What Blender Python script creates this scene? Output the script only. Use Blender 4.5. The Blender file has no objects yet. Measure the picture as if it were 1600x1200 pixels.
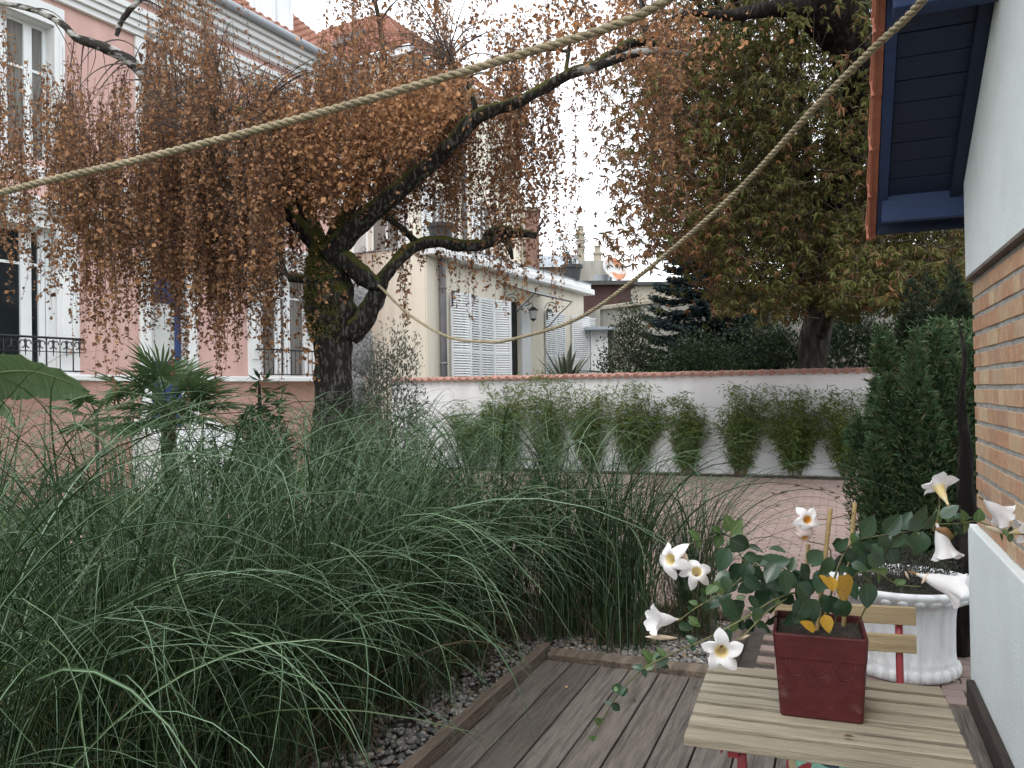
import bpy, bmesh, math, random
import numpy as np
from mathutils import Matrix, Vector

random.seed(7)
rng = np.random.default_rng(7)
SC = bpy.context.scene
COL = SC.collection
R = math.radians

# ------------------------------------------------------------------ camera
EYE = 1.45
FPX = 1250.0
cam_d = bpy.data.cameras.new('camera')
cam = bpy.data.objects.new('camera', cam_d)
COL.objects.link(cam)
CAM_ROT = Matrix.Rotation(R(90.5), 3, 'X') @ Matrix.Rotation(R(-0.86), 3, 'Z')
cam.matrix_world = Matrix.Translation((0, 0, EYE)) @ CAM_ROT.to_4x4()
cam_d.sensor_width = 36
cam_d.lens = 36 * FPX / 1600
cam_d.clip_start = 0.05
cam_d.clip_end = 2000
SC.camera = cam

# ------------------------------------------------------------------ sky, sun, exposure
world = bpy.data.worlds.new('World')
SC.world = world
world.use_nodes = True
wn, wl = world.node_tree.nodes, world.node_tree.links
wn.clear()
w_out = wn.new('ShaderNodeOutputWorld')
w_bg = wn.new('ShaderNodeBackground')
w_sky = wn.new('ShaderNodeTexSky')
w_sky.sky_type = 'NISHITA'
w_sky.sun_disc = False
w_sky.sun_elevation = R(58)
w_sky.sun_rotation = R(200)
w_mix = wn.new('ShaderNodeMix')
w_mix.data_type = 'RGBA'
w_mix.inputs[0].default_value = 0.92                      # cloud cover over the clear sky
w_mix.inputs[7].default_value = (13.6, 14.1, 14.6, 1)
wl.new(w_sky.outputs[0], w_mix.inputs[6])
wl.new(w_mix.outputs[2], w_bg.inputs[0])
w_bg.inputs[1].default_value = 0.14
wl.new(w_bg.outputs[0], w_out.inputs[0])

sun_d = bpy.data.lights.new('sun', 'SUN')
sun_d.energy = 1.5
sun_d.angle = R(30)
sun_d.color = (1, 0.97, 0.93)
sun = bpy.data.objects.new('sun', sun_d)
COL.objects.link(sun)
_az, _el = R(200), R(58)
sdir = Vector((math.sin(_az) * math.cos(_el), math.cos(_az) * math.cos(_el), math.sin(_el)))
sun.rotation_euler = sdir.to_track_quat('Z', 'Y').to_euler()

SC.view_settings.view_transform = 'Standard'
SC.view_settings.look = 'None'
SC.view_settings.exposure = 0.32
SC.view_settings.gamma = 1.0
SC.view_settings.use_curve_mapping = False
SC.render.engine = 'CYCLES'
SC.cycles.max_bounces = 6
SC.cycles.diffuse_bounces = 4
SC.cycles.glossy_bounces = 3
SC.cycles.transmission_bounces = 4
SC.cycles.transparent_max_bounces = 8


# ------------------------------------------------------------------ measuring helpers
def ray(px, py):
    return CAM_ROT @ Vector(((px - 800) / FPX, (600 - py) / FPX, -1.0))


def P(px, py, Y):
    r = ray(px, py)
    return Vector((0, 0, EYE)) + r * (Y / r.y)


def G(px, py, z):
    r = ray(px, py)
    return Vector((0, 0, EYE)) + r * ((z - EYE) / r.z)


HA = R(22.2)
HD = Vector((math.sin(HA), math.cos(HA), 0))
HN = Vector((math.cos(HA), -math.sin(HA), 0))


def H(l, a, z=0.0):
    v = HN * l + HD * a
    return Vector((v.x, v.y, z))


# ------------------------------------------------------------------ mesh helpers
def link(o, parent=None):
    COL.objects.link(o)
    if parent is not None:
        o.parent = parent
    return o


def tag(o, label=None, cat=None, group=None, kind=None):
    if label: o['label'] = label
    if cat: o['category'] = cat
    if group: o['group'] = group
    if kind: o['kind'] = kind
    return o


def empty(name, loc=(0, 0, 0), rz=0.0, label=None, cat=None, group=None, kind=None):
    o = bpy.data.objects.new(name, None)
    o.matrix_world = Matrix.Translation(loc) @ Matrix.Rotation(rz, 4, 'Z')
    o.empty_display_size = 0.1
    link(o)
    return tag(o, label, cat, group, kind)


def tri_mesh(name, V, T, m, parent=None, attr=None, smooth=True):
    """large meshes from numpy arrays of vertices and triangles"""
    V = np.asarray(V, dtype=np.float32)
    T = np.asarray(T, dtype=np.int32)
    me = bpy.data.meshes.new(name)
    me.vertices.add(len(V))
    me.vertices.foreach_set('co', V.ravel())
    me.loops.add(len(T) * 3)
    me.loops.foreach_set('vertex_index', T.ravel())
    me.polygons.add(len(T))
    me.polygons.foreach_set('loop_start', np.arange(0, len(T) * 3, 3, dtype=np.int32))
    me.polygons.foreach_set('loop_total', np.full(len(T), 3, dtype=np.int32))
    if smooth:
        me.polygons.foreach_set('use_smooth', np.ones(len(T), dtype=bool))
    me.update(calc_edges=True)
    if attr:
        for k, a in attr.items():
            at = me.attributes.new(k, 'FLOAT', 'POINT')
            at.data.foreach_set('value', np.asarray(a, dtype=np.float32).ravel())
    me.materials.append(m)
    return link(bpy.data.objects.new(name, me), parent)


class MB:
    """collects shapes for ONE mesh object"""
    def __init__(self):
        self.v, self.f = [], []

    def add(self, vs, fs):
        n = len(self.v)
        self.v += [tuple(p) for p in vs]
        self.f += [tuple(i + n for i in f) for f in fs]
        return self

    def box(self, x0, x1, y0, y1, z0, z1, mat=None):
        vs = [(x, y, z) for z in (z0, z1) for y in (y0, y1) for x in (x0, x1)]
        if mat is not None:
            vs = [mat @ Vector(p) for p in vs]
        return self.add(vs, [(0, 2, 3, 1), (4, 5, 7, 6), (0, 1, 5, 4), (2, 6, 7, 3), (0, 4, 6, 2), (1, 3, 7, 5)])

    def prism(self, poly, axis, a, b):
        """polygon in the two other axes extruded along axis from a to b"""
        def mk(p, t):
            if axis == 'x': return (t, p[0], p[1])
            if axis == 'y': return (p[0], t, p[1])
            return (p[0], p[1], t)
        n = len(poly)
        vs = [mk(p, a) for p in poly] + [mk(p, b) for p in poly]
        fs = [tuple(range(n))[::-1], tuple(range(n, 2 * n))]
        fs += [(i, (i + 1) % n, n + (i + 1) % n, n + i) for i in range(n)]
        return self.add(vs, fs)

    def tube(self, pts, rad, sides=6, caps=True):
        pts = [Vector(p) for p in pts]
        n = len(pts)
        if not hasattr(rad, '__len__'):
            rad = [rad] * n
        t0 = (pts[1] - pts[0]).normalized()
        up = Vector((0, 0, 1)) if abs(t0.z) < 0.9 else Vector((1, 0, 0))
        nx = t0.cross(up).normalized()
        vs, fs = [], []
        for i in range(n):
            t = (pts[min(i + 1, n - 1)] - pts[max(i - 1, 0)])
            t = t.normalized() if t.length > 1e-9 else t0
            nx = (nx - t * nx.dot(t))
            nx = nx.normalized() if nx.length > 1e-6 else t.orthogonal().normalized()
            ny = t.cross(nx)
            for k in range(sides):
                a = 2 * math.pi * k / sides
                vs.append(pts[i] + (nx * math.cos(a) + ny * math.sin(a)) * rad[i])
        for i in range(n - 1):
            for k in range(sides):
                k2 = (k + 1) % sides
                fs.append((i * sides + k, i * sides + k2, (i + 1) * sides + k2, (i + 1) * sides + k))
        if caps:
            fs.append(tuple(range(sides))[::-1])
            fs.append(tuple((n - 1) * sides + k for k in range(sides)))
        return self.add(vs, fs)

    def lathe(self, prof, sides=32, c=(0, 0, 0), mod=None):
        vs, fs = [], []
        for i, (r, z) in enumerate(prof):
            for k in range(sides):
                a = 2 * math.pi * k / sides
                rr = r * (mod(i, a) if mod else 1)
                vs.append((c[0] + rr * math.cos(a), c[1] + rr * math.sin(a), c[2] + z))
        for i in range(len(prof) - 1):
            for k in range(sides):
                k2 = (k + 1) % sides
                fs.append((i * sides + k, i * sides + k2, (i + 1) * sides + k2, (i + 1) * sides + k))
        return self.add(vs, fs)

    def mesh(self, name, m, smooth=False, bevel=0.0, seg=1):
        me = bpy.data.meshes.new(name)
        me.from_pydata(self.v, [], self.f)
        if bevel > 0:
            bm = bmesh.new()
            bm.from_mesh(me)
            bmesh.ops.bevel(bm, geom=list(bm.edges), offset=bevel, segments=seg, affect='EDGES', profile=0.6)
            bm.to_mesh(me)
            bm.free()
        if smooth:
            me.polygons.foreach_set('use_smooth', np.ones(len(me.polygons), dtype=bool))
        me.materials.append(m)
        me.update()
        return me

    def build(self, name, m, parent=None, smooth=False, bevel=0.0, seg=1):
        return link(bpy.data.objects.new(name, self.mesh(name, m, smooth, bevel, seg)), parent)


def inst(name, me, parent, mat4=None):
    o = bpy.data.objects.new(name, me)
    if mat4 is not None:
        o.matrix_local = mat4
    return link(o, parent)


def box(name, m, parent, x0, x1, y0, y1, z0, z1, bevel=0.0):
    return MB().box(x0, x1, y0, y1, z0, z1).build(name, m, parent, bevel=bevel)


def unit(a):
    return a / np.maximum(np.linalg.norm(a, axis=-1, keepdims=True), 1e-9)


def leaves(pos, d, nrm, L, W, fold=0.25, curl=0.15, full=False):
    """N leaves; returns verts, tris and verts per leaf"""
    pos = np.asarray(pos, float); N = len(pos)
    d = unit(np.asarray(d, float)); s = unit(np.cross(d, nrm)); n = np.cross(s, d)
    L = np.broadcast_to(np.asarray(L, float), (N,))[:, None]
    W = np.broadcast_to(np.asarray(W, float), (N,))[:, None]
    curl = np.broadcast_to(np.asarray(curl, float), (N,))[:, None]
    if not full:
        m = pos + d * L * 0.45
        vs = np.stack([pos, m - s * W / 2 + n * W * fold, m + s * W / 2 + n * W * fold, pos + d * L - n * L * curl], 1)
        t = np.array([[0, 2, 3], [0, 3, 1]])
        k = 4
    else:
        def st(f, w, c):
            q = pos + d * L * f - n * L * curl * c
            return [q - s * W * w / 2 + n * W * fold * w, q, q + s * W * w / 2 + n * W * fold * w]
        a = st(0.30, 0.85, 0.0); b = st(0.66, 0.85, 0.35)
        vs = np.stack([pos] + a + b + [pos + d * L * 0.97 - n * L * curl], 1)
        t = np.array([[0, 2, 1], [0, 3, 2], [1, 2, 5], [1, 5, 4], [2, 3, 6], [2, 6, 5], [4, 5, 7], [5, 6, 7]])
        k = 8
    T = (np.arange(N)[:, None, None] * k + t[None]).reshape(-1, 3)
    return vs.reshape(-1, 3), T, k


def blades(base, az, th0, th1, L, W, power=1.6, S=11, twist=0.6, vfold=0.25):
    """long arching strap leaves; returns verts, tris, midrib attribute"""
    base = np.asarray(base, float); N = len(base)
    az = np.asarray(az, float)
    t = np.linspace(0, 1, S)
    th = th0[:, None] + (th1 - th0)[:, None] * t[None] ** power
    ds = (L / (S - 1))[:, None]
    rr = np.concatenate([np.zeros((N, 1)), np.cumsum(np.sin((th[:, 1:] + th[:, :-1]) / 2) * ds, 1)], 1)
    zz = np.concatenate([np.zeros((N, 1)), np.cumsum(np.cos((th[:, 1:] + th[:, :-1]) / 2) * ds, 1)], 1)
    aa = az[:, None] + rng.normal(0, 0.25, N)[:, None] * t[None] ** 1.5
    c = np.stack([base[:, None, 0] + rr * np.sin(aa), base[:, None, 1] + rr * np.cos(aa), base[:, None, 2] + zz], 2)
    tan = np.gradient(c, axis=1); tan = unit(tan)
    hor = np.stack([np.cos(aa), -np.sin(aa), np.zeros_like(aa)], 2)
    nor = unit(np.cross(hor, tan))
    tw = rng.normal(0, twist, N)[:, None, None] * (0.3 + 0.7 * t[None, :, None])
    s = hor * np.cos(tw) + nor * np.sin(tw)
    nn = nor * np.cos(tw) - hor * np.sin(tw)
    w = (W[:, None] * (np.clip(0.55 + 1.3 * t, 0, 1) * (1 - t ** 2.5) + 0.04)[None])[:, :, None]
    vs = np.stack([c - s * w / 2, c - nn * w * vfold, c + s * w / 2], 2)
    q = []
    for i in range(S - 1):
        for j in (0, 1):
            a, b = i * 3 + j, i * 3 + j + 1
            e, f = a + 3, b + 3
            q += [[a, b, f], [a, f, e]]
    q = np.array(q)
    T = (np.arange(N)[:, None, None] * (S * 3) + q[None]).reshape(-1, 3)
    mid = np.tile(np.array([0, 1, 0.0]), N * S)
    return vs.reshape(-1, 3), T, mid


def threads(pts, r0, r1):
    """many thin twigs: pts (N,S,3), three-sided"""
    N, S, _ = pts.shape
    a = np.array([0, 2.094, 4.189])
    tan = unit(np.gradient(pts, axis=1))
    ref = np.where(np.abs(tan[..., 2:3]) > 0.8, np.array([1.0, 0, 0]), np.array([0, 0, 1.0]))
    u = unit(np.cross(tan, ref)); v = np.cross(tan, u)
    rad = np.linspace(0, 1, S)[None, :, None]
    rad = (np.broadcast_to(np.asarray(r0, float), (N,))[:, None, None] * (1 - rad) + np.broadcast_to(np.asarray(r1, float), (N,))[:, None, None] * rad)
    vs = np.stack([pts + (u * math.cos(k) + v * math.sin(k)) * rad for k in a], 2)
    q = []
    for i in range(S - 1):
        for k in range(3):
            k2 = (k + 1) % 3
            q += [[i * 3 + k, i * 3 + k2, i * 3 + 3 + k2], [i * 3 + k, i * 3 + 3 + k2, i * 3 + 3 + k]]
    q = np.array(q)
    return vs.reshape(-1, 3), (np.arange(N)[:, None, None] * (S * 3) + q[None]).reshape(-1, 3)


def join(*parts):
    V, T, o = [], [], 0
    for v, t in parts:
        V.append(v); T.append(np.asarray(t) + o); o += len(v)
    return np.concatenate(V), np.concatenate(T)


def smooth_path(pts, n=6):
    """Catmull-Rom through tuples of any length"""
    p = [np.array(q, float) for q in pts]
    p = [2 * p[0] - p[1]] + p + [2 * p[-1] - p[-2]]
    out = []
    for i in range(1, len(p) - 2):
        for k in range(n):
            t = k / n
            a, b, c, d = p[i - 1], p[i], p[i + 1], p[i + 2]
            out.append(0.5 * (2 * b + (c - a) * t + (2 * a - 5 * b + 4 * c - d) * t * t + (3 * b - a - 3 * c + d) * t ** 3))
    out.append(p[-2])
    return out


def rand_dirs(n, zbias=0.0):
    v = rng.normal(0, 1, (n, 3)); v[:, 2] += zbias
    return unit(v)


# ------------------------------------------------------------------ materials
def mat(name, base, rough=0.8, alt=None, scale=6.0, detail=4.0, contrast=(0.35, 0.65), bump=0.0, bscale=None,
        spec=0.35, stretch=None, pieces=None, translucent=0.0, island=None, attr=None, obj_space=True, fine=None, metal=0.0):
    """procedural material. alt = second colour by noise; pieces = ramp over object random; island = ramp over mesh islands;
    attr = (attribute, colour) second colour where a vertex attribute is high"""
    m = bpy.data.materials.new(name)
    m.use_nodes = True
    nt = m.node_tree; N, L = nt.nodes, nt.links
    b = N['Principled BSDF']
    b.inputs['Roughness'].default_value = rough
    b.inputs['Specular IOR Level'].default_value = spec
    b.inputs['Metallic'].default_value = metal
    tc = N.new('ShaderNodeTexCoord')
    mp = N.new('ShaderNodeMapping')
    L.new(tc.outputs['Object'], mp.inputs[0])
    if stretch: mp.inputs['Scale'].default_value = stretch
    vec = mp.outputs[0]
    if pieces:
        oi = N.new('ShaderNodeObjectInfo')
        ad = N.new('ShaderNodeVectorMath'); ad.operation = 'ADD'
        sc = N.new('ShaderNodeMath'); sc.operation = 'MULTIPLY'; sc.inputs[1].default_value = 37.0
        L.new(oi.outputs['Random'], sc.inputs[0])
        L.new(vec, ad.inputs[0]); L.new(sc.outputs[0], ad.inputs[1])
        vec = ad.outputs[0]

    def ramp(src, cols):
        r = N.new('ShaderNodeValToRGB')
        r.color_ramp.interpolation = 'LINEAR'
        e = r.color_ramp.elements
        while len(e) < len(cols): e.new(0.5)
        for i, c in enumerate(cols):
            e[i].position = i / (len(cols) - 1)
            e[i].color = (*c, 1)
        L.new(src, r.inputs[0])
        return r.outputs[0]

    def mixc(fac, a, c, mode='MIX'):
        x = N.new('ShaderNodeMix'); x.data_type = 'RGBA'; x.blend_type = mode
        if hasattr(fac, 'links') or not isinstance(fac, (int, float)): L.new(fac, x.inputs[0])
        else: x.inputs[0].default_value = fac
        for i, q in ((6, a), (7, c)):
            if isinstance(q, tuple): x.inputs[i].default_value = (*q, 1)
            else: L.new(q, x.inputs[i])
        return x.outputs[2]

    col = tuple(base)
    if pieces:
        col = ramp(oi.outputs['Random'], pieces)
    if island:
        ge = N.new('ShaderNodeNewGeometry')
        col = ramp(ge.outputs['Random Per Island'], island)
    if alt:
        nz = N.new('ShaderNodeTexNoise')
        nz.inputs['Scale'].default_value = scale; nz.inputs['Detail'].default_value = detail
        L.new(vec, nz.inputs['Vector'])
        mr = N.new('ShaderNodeMapRange')
        mr.inputs[1].default_value, mr.inputs[2].default_value = contrast
        L.new(nz.outputs[0], mr.inputs[0])
        col = mixc(mr.outputs[0], col, tuple(alt))
    if fine:
        n2 = N.new('ShaderNodeTexNoise')
        n2.inputs['Scale'].default_value = fine[0]; n2.inputs['Detail'].default_value = 3
        L.new(vec, n2.inputs['Vector'])
        m2 = N.new('ShaderNodeMapRange')
        m2.inputs[1].default_value, m2.inputs[2].default_value = 0.3, 0.7
        m2.inputs[3].default_value, m2.inputs[4].default_value = 1 - fine[1], 1 + fine[1]
        L.new(n2.outputs[0], m2.inputs[0])
        col = mixc(1.0, col, m2.outputs[0], 'MULTIPLY')
    if attr:
        at = N.new('ShaderNodeAttribute'); at.attribute_name = attr[0]
        m3 = N.new('ShaderNodeMapRange')
        m3.inputs[1].default_value, m3.inputs[2].default_value = attr[2] if len(attr) > 2 else (0.0, 1.0)
        L.new(at.outputs['Fac'], m3.inputs[0])
        col = mixc(m3.outputs[0], col, tuple(attr[1]))
    if isinstance(col, tuple): b.inputs['Base Color'].default_value = (*col, 1)
    else: L.new(col, b.inputs['Base Color'])
    if bump:
        n3 = N.new('ShaderNodeTexNoise')
        n3.inputs['Scale'].default_value = bscale or scale * 4; n3.inputs['Detail'].default_value = 6
        L.new(vec, n3.inputs['Vector'])
        bp = N.new('ShaderNodeBump'); bp.inputs['Strength'].default_value = bump; bp.inputs['Distance'].default_value = 0.02
        L.new(n3.outputs[0], bp.inputs['Height'])
        L.new(bp.outputs[0], b.inputs['Normal'])
    if translucent:
        tr = N.new('ShaderNodeBsdfTranslucent')
        if isinstance(col, tuple): tr.inputs[0].default_value = (*col, 1)
        else: L.new(col, tr.inputs[0])
        ms = N.new('ShaderNodeMixShader'); ms.inputs[0].default_value = translucent
        L.new(b.outputs[0], ms.inputs[1]); L.new(tr.outputs[0], ms.inputs[2])
        L.new(ms.outputs[0], N['Material Output'].inputs[0])
    m['col_done'] = 1
    return m


def bark_mat(name, dark, light, moss=None, moss_lo=0.35, band=(9, 9, 3), light_amt=(0.5, 0.62)):
    """bark with pale flakes, and moss on surfaces that face upwards"""
    m = mat(name, dark, 0.95, alt=light, scale=5, detail=8, contrast=light_amt, bump=0.9, bscale=28, stretch=band, spec=0.15)
    if moss:
        nt = m.node_tree; N, L = nt.nodes, nt.links
        b = N['Principled BSDF']
        src = b.inputs['Base Color'].links[0].from_socket
        ge = N.new('ShaderNodeNewGeometry'); sp = N.new('ShaderNodeSeparateXYZ')
        L.new(ge.outputs['Normal'], sp.inputs[0])
        nz = N.new('ShaderNodeTexNoise'); nz.inputs['Scale'].default_value = 7; nz.inputs['Detail'].default_value = 5
        tc = N.new('ShaderNodeTexCoord'); L.new(tc.outputs['Object'], nz.inputs['Vector'])
        ad = N.new('ShaderNodeMath'); ad.operation = 'ADD'
        L.new(sp.outputs[2], ad.inputs[0]); L.new(nz.outputs[0], ad.inputs[1])
        mr = N.new('ShaderNodeMapRange'); mr.inputs[1].default_value = moss_lo + 0.45; mr.inputs[2].default_value = moss_lo + 0.75
        L.new(ad.outputs[0], mr.inputs[0])
        x = N.new('ShaderNodeMix'); x.data_type = 'RGBA'
        L.new(mr.outputs[0], x.inputs[0]); L.new(src, x.inputs[6]); x.inputs[7].default_value = (*moss, 1)
        L.new(x.outputs[2], b.inputs['Base Color'])
    return m


M = {}
M['render_white'] = mat('white_render', (0.76, 0.82, 0.825), 0.9, alt=(0.70, 0.755, 0.76), scale=1.6, bump=0.2, bscale=90, fine=(8, 0.03))
M['wall_white'] = mat('garden_wall_render', (0.75, 0.75, 0.76), 0.9, alt=(0.60, 0.595, 0.59), scale=0.9, contrast=(0.45, 0.78), bump=0.2, bscale=60, fine=(2.2, 0.06), stretch=(1.6, 1, 0.5))
M['brick'] = mat('brick_face', (0.5, 0.22, 0.1), 0.85, pieces=[(0.43, 0.235, 0.145), (0.49, 0.305, 0.19), (0.41, 0.215, 0.13), (0.53, 0.40, 0.26), (0.47, 0.28, 0.175), (0.46, 0.34, 0.23), (0.38, 0.21, 0.14)],
                 alt=(0.50, 0.36, 0.24), scale=9, contrast=(0.5, 0.85), bump=0.3, bscale=60, fine=(22, 0.12))
M['mortar'] = mat('mortar', (0.40, 0.40, 0.38), 0.95, alt=(0.28, 0.285, 0.275), scale=12, bump=0.5, bscale=90)
M['lead'] = mat('lead_strip', (0.19, 0.16, 0.145), 0.8, alt=(0.13, 0.11, 0.10), scale=8, bump=0.3, bscale=40)
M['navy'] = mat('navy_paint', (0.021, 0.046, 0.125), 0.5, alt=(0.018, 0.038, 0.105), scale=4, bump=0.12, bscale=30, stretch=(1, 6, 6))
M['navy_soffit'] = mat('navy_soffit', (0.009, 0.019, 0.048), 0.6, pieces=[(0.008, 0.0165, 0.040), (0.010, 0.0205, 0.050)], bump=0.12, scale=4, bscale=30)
M['terracotta'] = mat('terracotta', (0.34, 0.12, 0.07), 0.8, pieces=[(0.34, 0.12, 0.07), (0.38, 0.14, 0.085), (0.30, 0.10, 0.06)], alt=(0.22, 0.07, 0.045), scale=12, contrast=(0.5, 0.8), bump=0.3, bscale=60)
M['roof_tile'] = mat('roof_tile', (0.36, 0.12, 0.07), 0.85, island=[(0.27, 0.125, 0.088), (0.36, 0.175, 0.125), (0.31, 0.14, 0.098)], fine=(6, 0.2))
M['deck'] = mat('weathered_deck', (0.12, 0.105, 0.10), 0.75, pieces=[(0.092, 0.077, 0.067), (0.145, 0.125, 0.110), (0.114, 0.096, 0.083), (0.162, 0.138, 0.118)], alt=(0.048, 0.039, 0.033), scale=3.0, detail=7,
                contrast=(0.45, 0.75), bump=0.5, bscale=8, stretch=(14, 0.9, 8), fine=(11, 0.22))
M['kerb_wood'] = mat('edging_wood', (0.16, 0.12, 0.09), 0.85, pieces=[(0.15, 0.112, 0.085), (0.18, 0.138, 0.105)], alt=(0.085, 0.066, 0.052), scale=3, detail=6, bump=0.5, bscale=10, stretch=(8, 1, 8), fine=(14, 0.15))
M['dark_wood'] = mat('dark_skirting_wood', (0.05, 0.036, 0.028), 0.8, alt=(0.03, 0.022, 0.018), scale=3, bump=0.4, bscale=12, stretch=(8, 1, 8))
M['slat'] = mat('acacia_slat', (0.36, 0.30, 0.205), 0.65, pieces=[(0.235, 0.205, 0.150), (0.305, 0.268, 0.200), (0.27, 0.236, 0.175), (0.245, 0.211, 0.155)], alt=(0.12, 0.10, 0.075), scale=3.2, detail=7, contrast=(0.52, 0.88),
                bump=0.3, bscale=12, stretch=(1.2, 16, 10), fine=(9, 0.12))
M['chair_slat'] = mat('chair_slat_wood', (0.37, 0.285, 0.165), 0.6, pieces=[(0.36, 0.28, 0.165), (0.39, 0.30, 0.18)], alt=(0.28, 0.21, 0.12), scale=3, detail=6, bump=0.2, bscale=12, stretch=(1.5, 16, 14))
M['red_steel'] = mat('red_painted_steel', (0.30, 0.035, 0.045), 0.35, spec=0.5, alt=(0.25, 0.03, 0.038), scale=20)
M['red_pot'] = mat('red_glazed_pot', (0.068, 0.010, 0.0105), 0.5, alt=(0.13, 0.075, 0.068), scale=16, detail=6, contrast=(0.62, 0.78), bump=0.12, bscale=60, spec=0.35, fine=(30, 0.14))
M['soil'] = mat('potting_soil', (0.022, 0.017, 0.013), 1.0, alt=(0.05, 0.04, 0.03), scale=60, bump=1.0, bscale=90)
M['urn'] = mat('white_stone_urn', (0.66, 0.67, 0.68), 0.75, alt=(0.45, 0.43, 0.43), scale=6, contrast=(0.5, 0.8), bump=0.25, bscale=40, stretch=(3, 3, 0.6))
M['cane'] = mat('bamboo_cane', (0.36, 0.27, 0.12), 0.6, alt=(0.26, 0.18, 0.08), scale=14, bump=0.2)
M['paver'] = mat('pink_paver', (0.30, 0.20, 0.17), 0.9, pieces=[(0.245, 0.178, 0.158), (0.285, 0.212, 0.190), (0.225, 0.160, 0.140), (0.265, 0.196, 0.174)], alt=(0.20, 0.15, 0.13), scale=20, contrast=(0.5, 0.9), bump=0.4, bscale=90)
M['paver_f'] = mat('pink_paver_field', (0.30, 0.20, 0.17), 0.9, island=[(0.245, 0.178, 0.158), (0.285, 0.212, 0.190), (0.225, 0.160, 0.140), (0.265, 0.196, 0.174)], alt=(0.21, 0.155, 0.13), scale=1.2, contrast=(0.45, 0.8), bump=0.3, bscale=60)
M['sand'] = mat('joint_sand', (0.075, 0.062, 0.054), 1.0, alt=(0.05, 0.043, 0.037), scale=14, bump=0.4)
M['earth'] = mat('garden_earth', (0.06, 0.055, 0.038), 1.0, alt=(0.05, 0.07, 0.028), scale=0.7, contrast=(0.4, 0.6), bump=0.6, bscale=8)
M['lawn'] = mat('lawn_turf', (0.05, 0.10, 0.022), 1.0, alt=(0.07, 0.12, 0.03), scale=2, bump=0.7, bscale=40)
M['bed'] = mat('bed_soil', (0.035, 0.03, 0.026), 1.0, alt=(0.07, 0.062, 0.055), scale=30, bump=0.9, bscale=60)
M['pebble'] = mat('river_pebble', (0.2, 0.2, 0.19), 0.6, island=[(0.10, 0.10, 0.10), (0.25, 0.24, 0.23), (0.15, 0.145, 0.14), (0.36, 0.34, 0.31), (0.12, 0.123, 0.13), (0.28, 0.20, 0.125), (0.19, 0.183, 0.175), (0.46, 0.44, 0.40), (0.13, 0.123, 0.116)], fine=(70, 0.2))
M['rope'] = mat('hemp_rope', (0.36, 0.30, 0.20), 0.95, alt=(0.25, 0.205, 0.13), scale=50, bump=0.6, bscale=160, fine=(25, 0.2))
M['pink'] = mat('pink_render', (0.60, 0.392, 0.35), 0.9, alt=(0.52, 0.335, 0.30), scale=0.8, contrast=(0.42, 0.78), bump=0.2, bscale=50, fine=(3, 0.06), stretch=(2, 1, 0.5))
M['pink_low'] = mat('pink_plinth_render', (0.52, 0.31, 0.265), 0.9, alt=(0.43, 0.255, 0.215), scale=1.2, contrast=(0.42, 0.72), bump=0.2, bscale=50, stretch=(1.5, 1, 0.6))
M['paint_white'] = mat('white_joinery', (0.76, 0.78, 0.79), 0.5, alt=(0.72, 0.74, 0.75), scale=3)
M['stone_white'] = mat('white_moulding', (0.74, 0.75, 0.755), 0.85, alt=(0.66, 0.665, 0.66), scale=1.5, contrast=(0.4, 0.8), bump=0.1)
M['glass'] = mat('window_glass', (0.012, 0.016, 0.018), 0.06, spec=0.5, alt=(0.02, 0.024, 0.026), scale=1.0)
M['canopy_glass'] = mat('canopy_glass', (0.78, 0.81, 0.81), 0.2, alt=(0.66, 0.69, 0.68), scale=1.5, translucent=0.75, spec=0.5)
M['curtain'] = mat('grey_curtain', (0.20, 0.19, 0.175), 0.9, alt=(0.14, 0.135, 0.125), scale=4, stretch=(8, 1, 0.4))
M['iron'] = mat('black_iron', (0.012, 0.014, 0.018), 0.5, alt=(0.02, 0.02, 0.022), scale=20)
M['blue_door'] = mat('blue_door_paint', (0.028, 0.055, 0.155), 0.45, alt=(0.024, 0.046, 0.13), scale=3)
M['door_glass'] = mat('frosted_door_glass', (0.62, 0.64, 0.62), 0.25, alt=(0.52, 0.54, 0.52), scale=1.4, spec=0.5)
M['cream'] = mat('cream_render', (0.76, 0.70, 0.60), 0.9, alt=(0.70, 0.64, 0.54), scale=0.6, bump=0.15, bscale=40, fine=(2, 0.05), stretch=(2, 2, 0.5))
M['grey_paint'] = mat('grey_downpipe', (0.20, 0.195, 0.215), 0.5, alt=(0.165, 0.165, 0.18), scale=3)
M['zinc'] = mat('zinc_sheet', (0.36, 0.40, 0.44), 0.5, alt=(0.30, 0.34, 0.38), scale=1.5, spec=0.5)
M['concrete'] = mat('stained_concrete', (0.36, 0.345, 0.305), 0.95, alt=(0.22, 0.215, 0.195), scale=1.1, detail=7, contrast=(0.42, 0.72), bump=0.3, bscale=20, stretch=(2.5, 2.5, 0.6))
M['old_brick'] = mat('old_brick_wall', (0.26, 0.15, 0.115), 0.95, alt=(0.19, 0.12, 0.10), scale=5, bump=0.4, bscale=30)
M['maroon'] = mat('maroon_cladding', (0.075, 0.038, 0.036), 0.8, alt=(0.058, 0.03, 0.03), scale=2, stretch=(6, 6, 0.5))
M['beige'] = mat('beige_render', (0.40, 0.36, 0.29), 0.9, alt=(0.33, 0.30, 0.245), scale=1, bump=0.2)
M['tar'] = mat('dark_felt_roof', (0.05, 0.05, 0.052), 0.9, alt=(0.08, 0.078, 0.075), scale=5)
M['planter_dark'] = mat('dark_planter', (0.045, 0.047, 0.052), 0.6, alt=(0.06, 0.06, 0.064), scale=6)
M['granite'] = mat('grey_granite', (0.25, 0.25, 0.255), 0.8, alt=(0.12, 0.12, 0.125), scale=38, detail=2, contrast=(0.45, 0.6), bump=0.4, bscale=40, fine=(90, 0.3))
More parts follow.
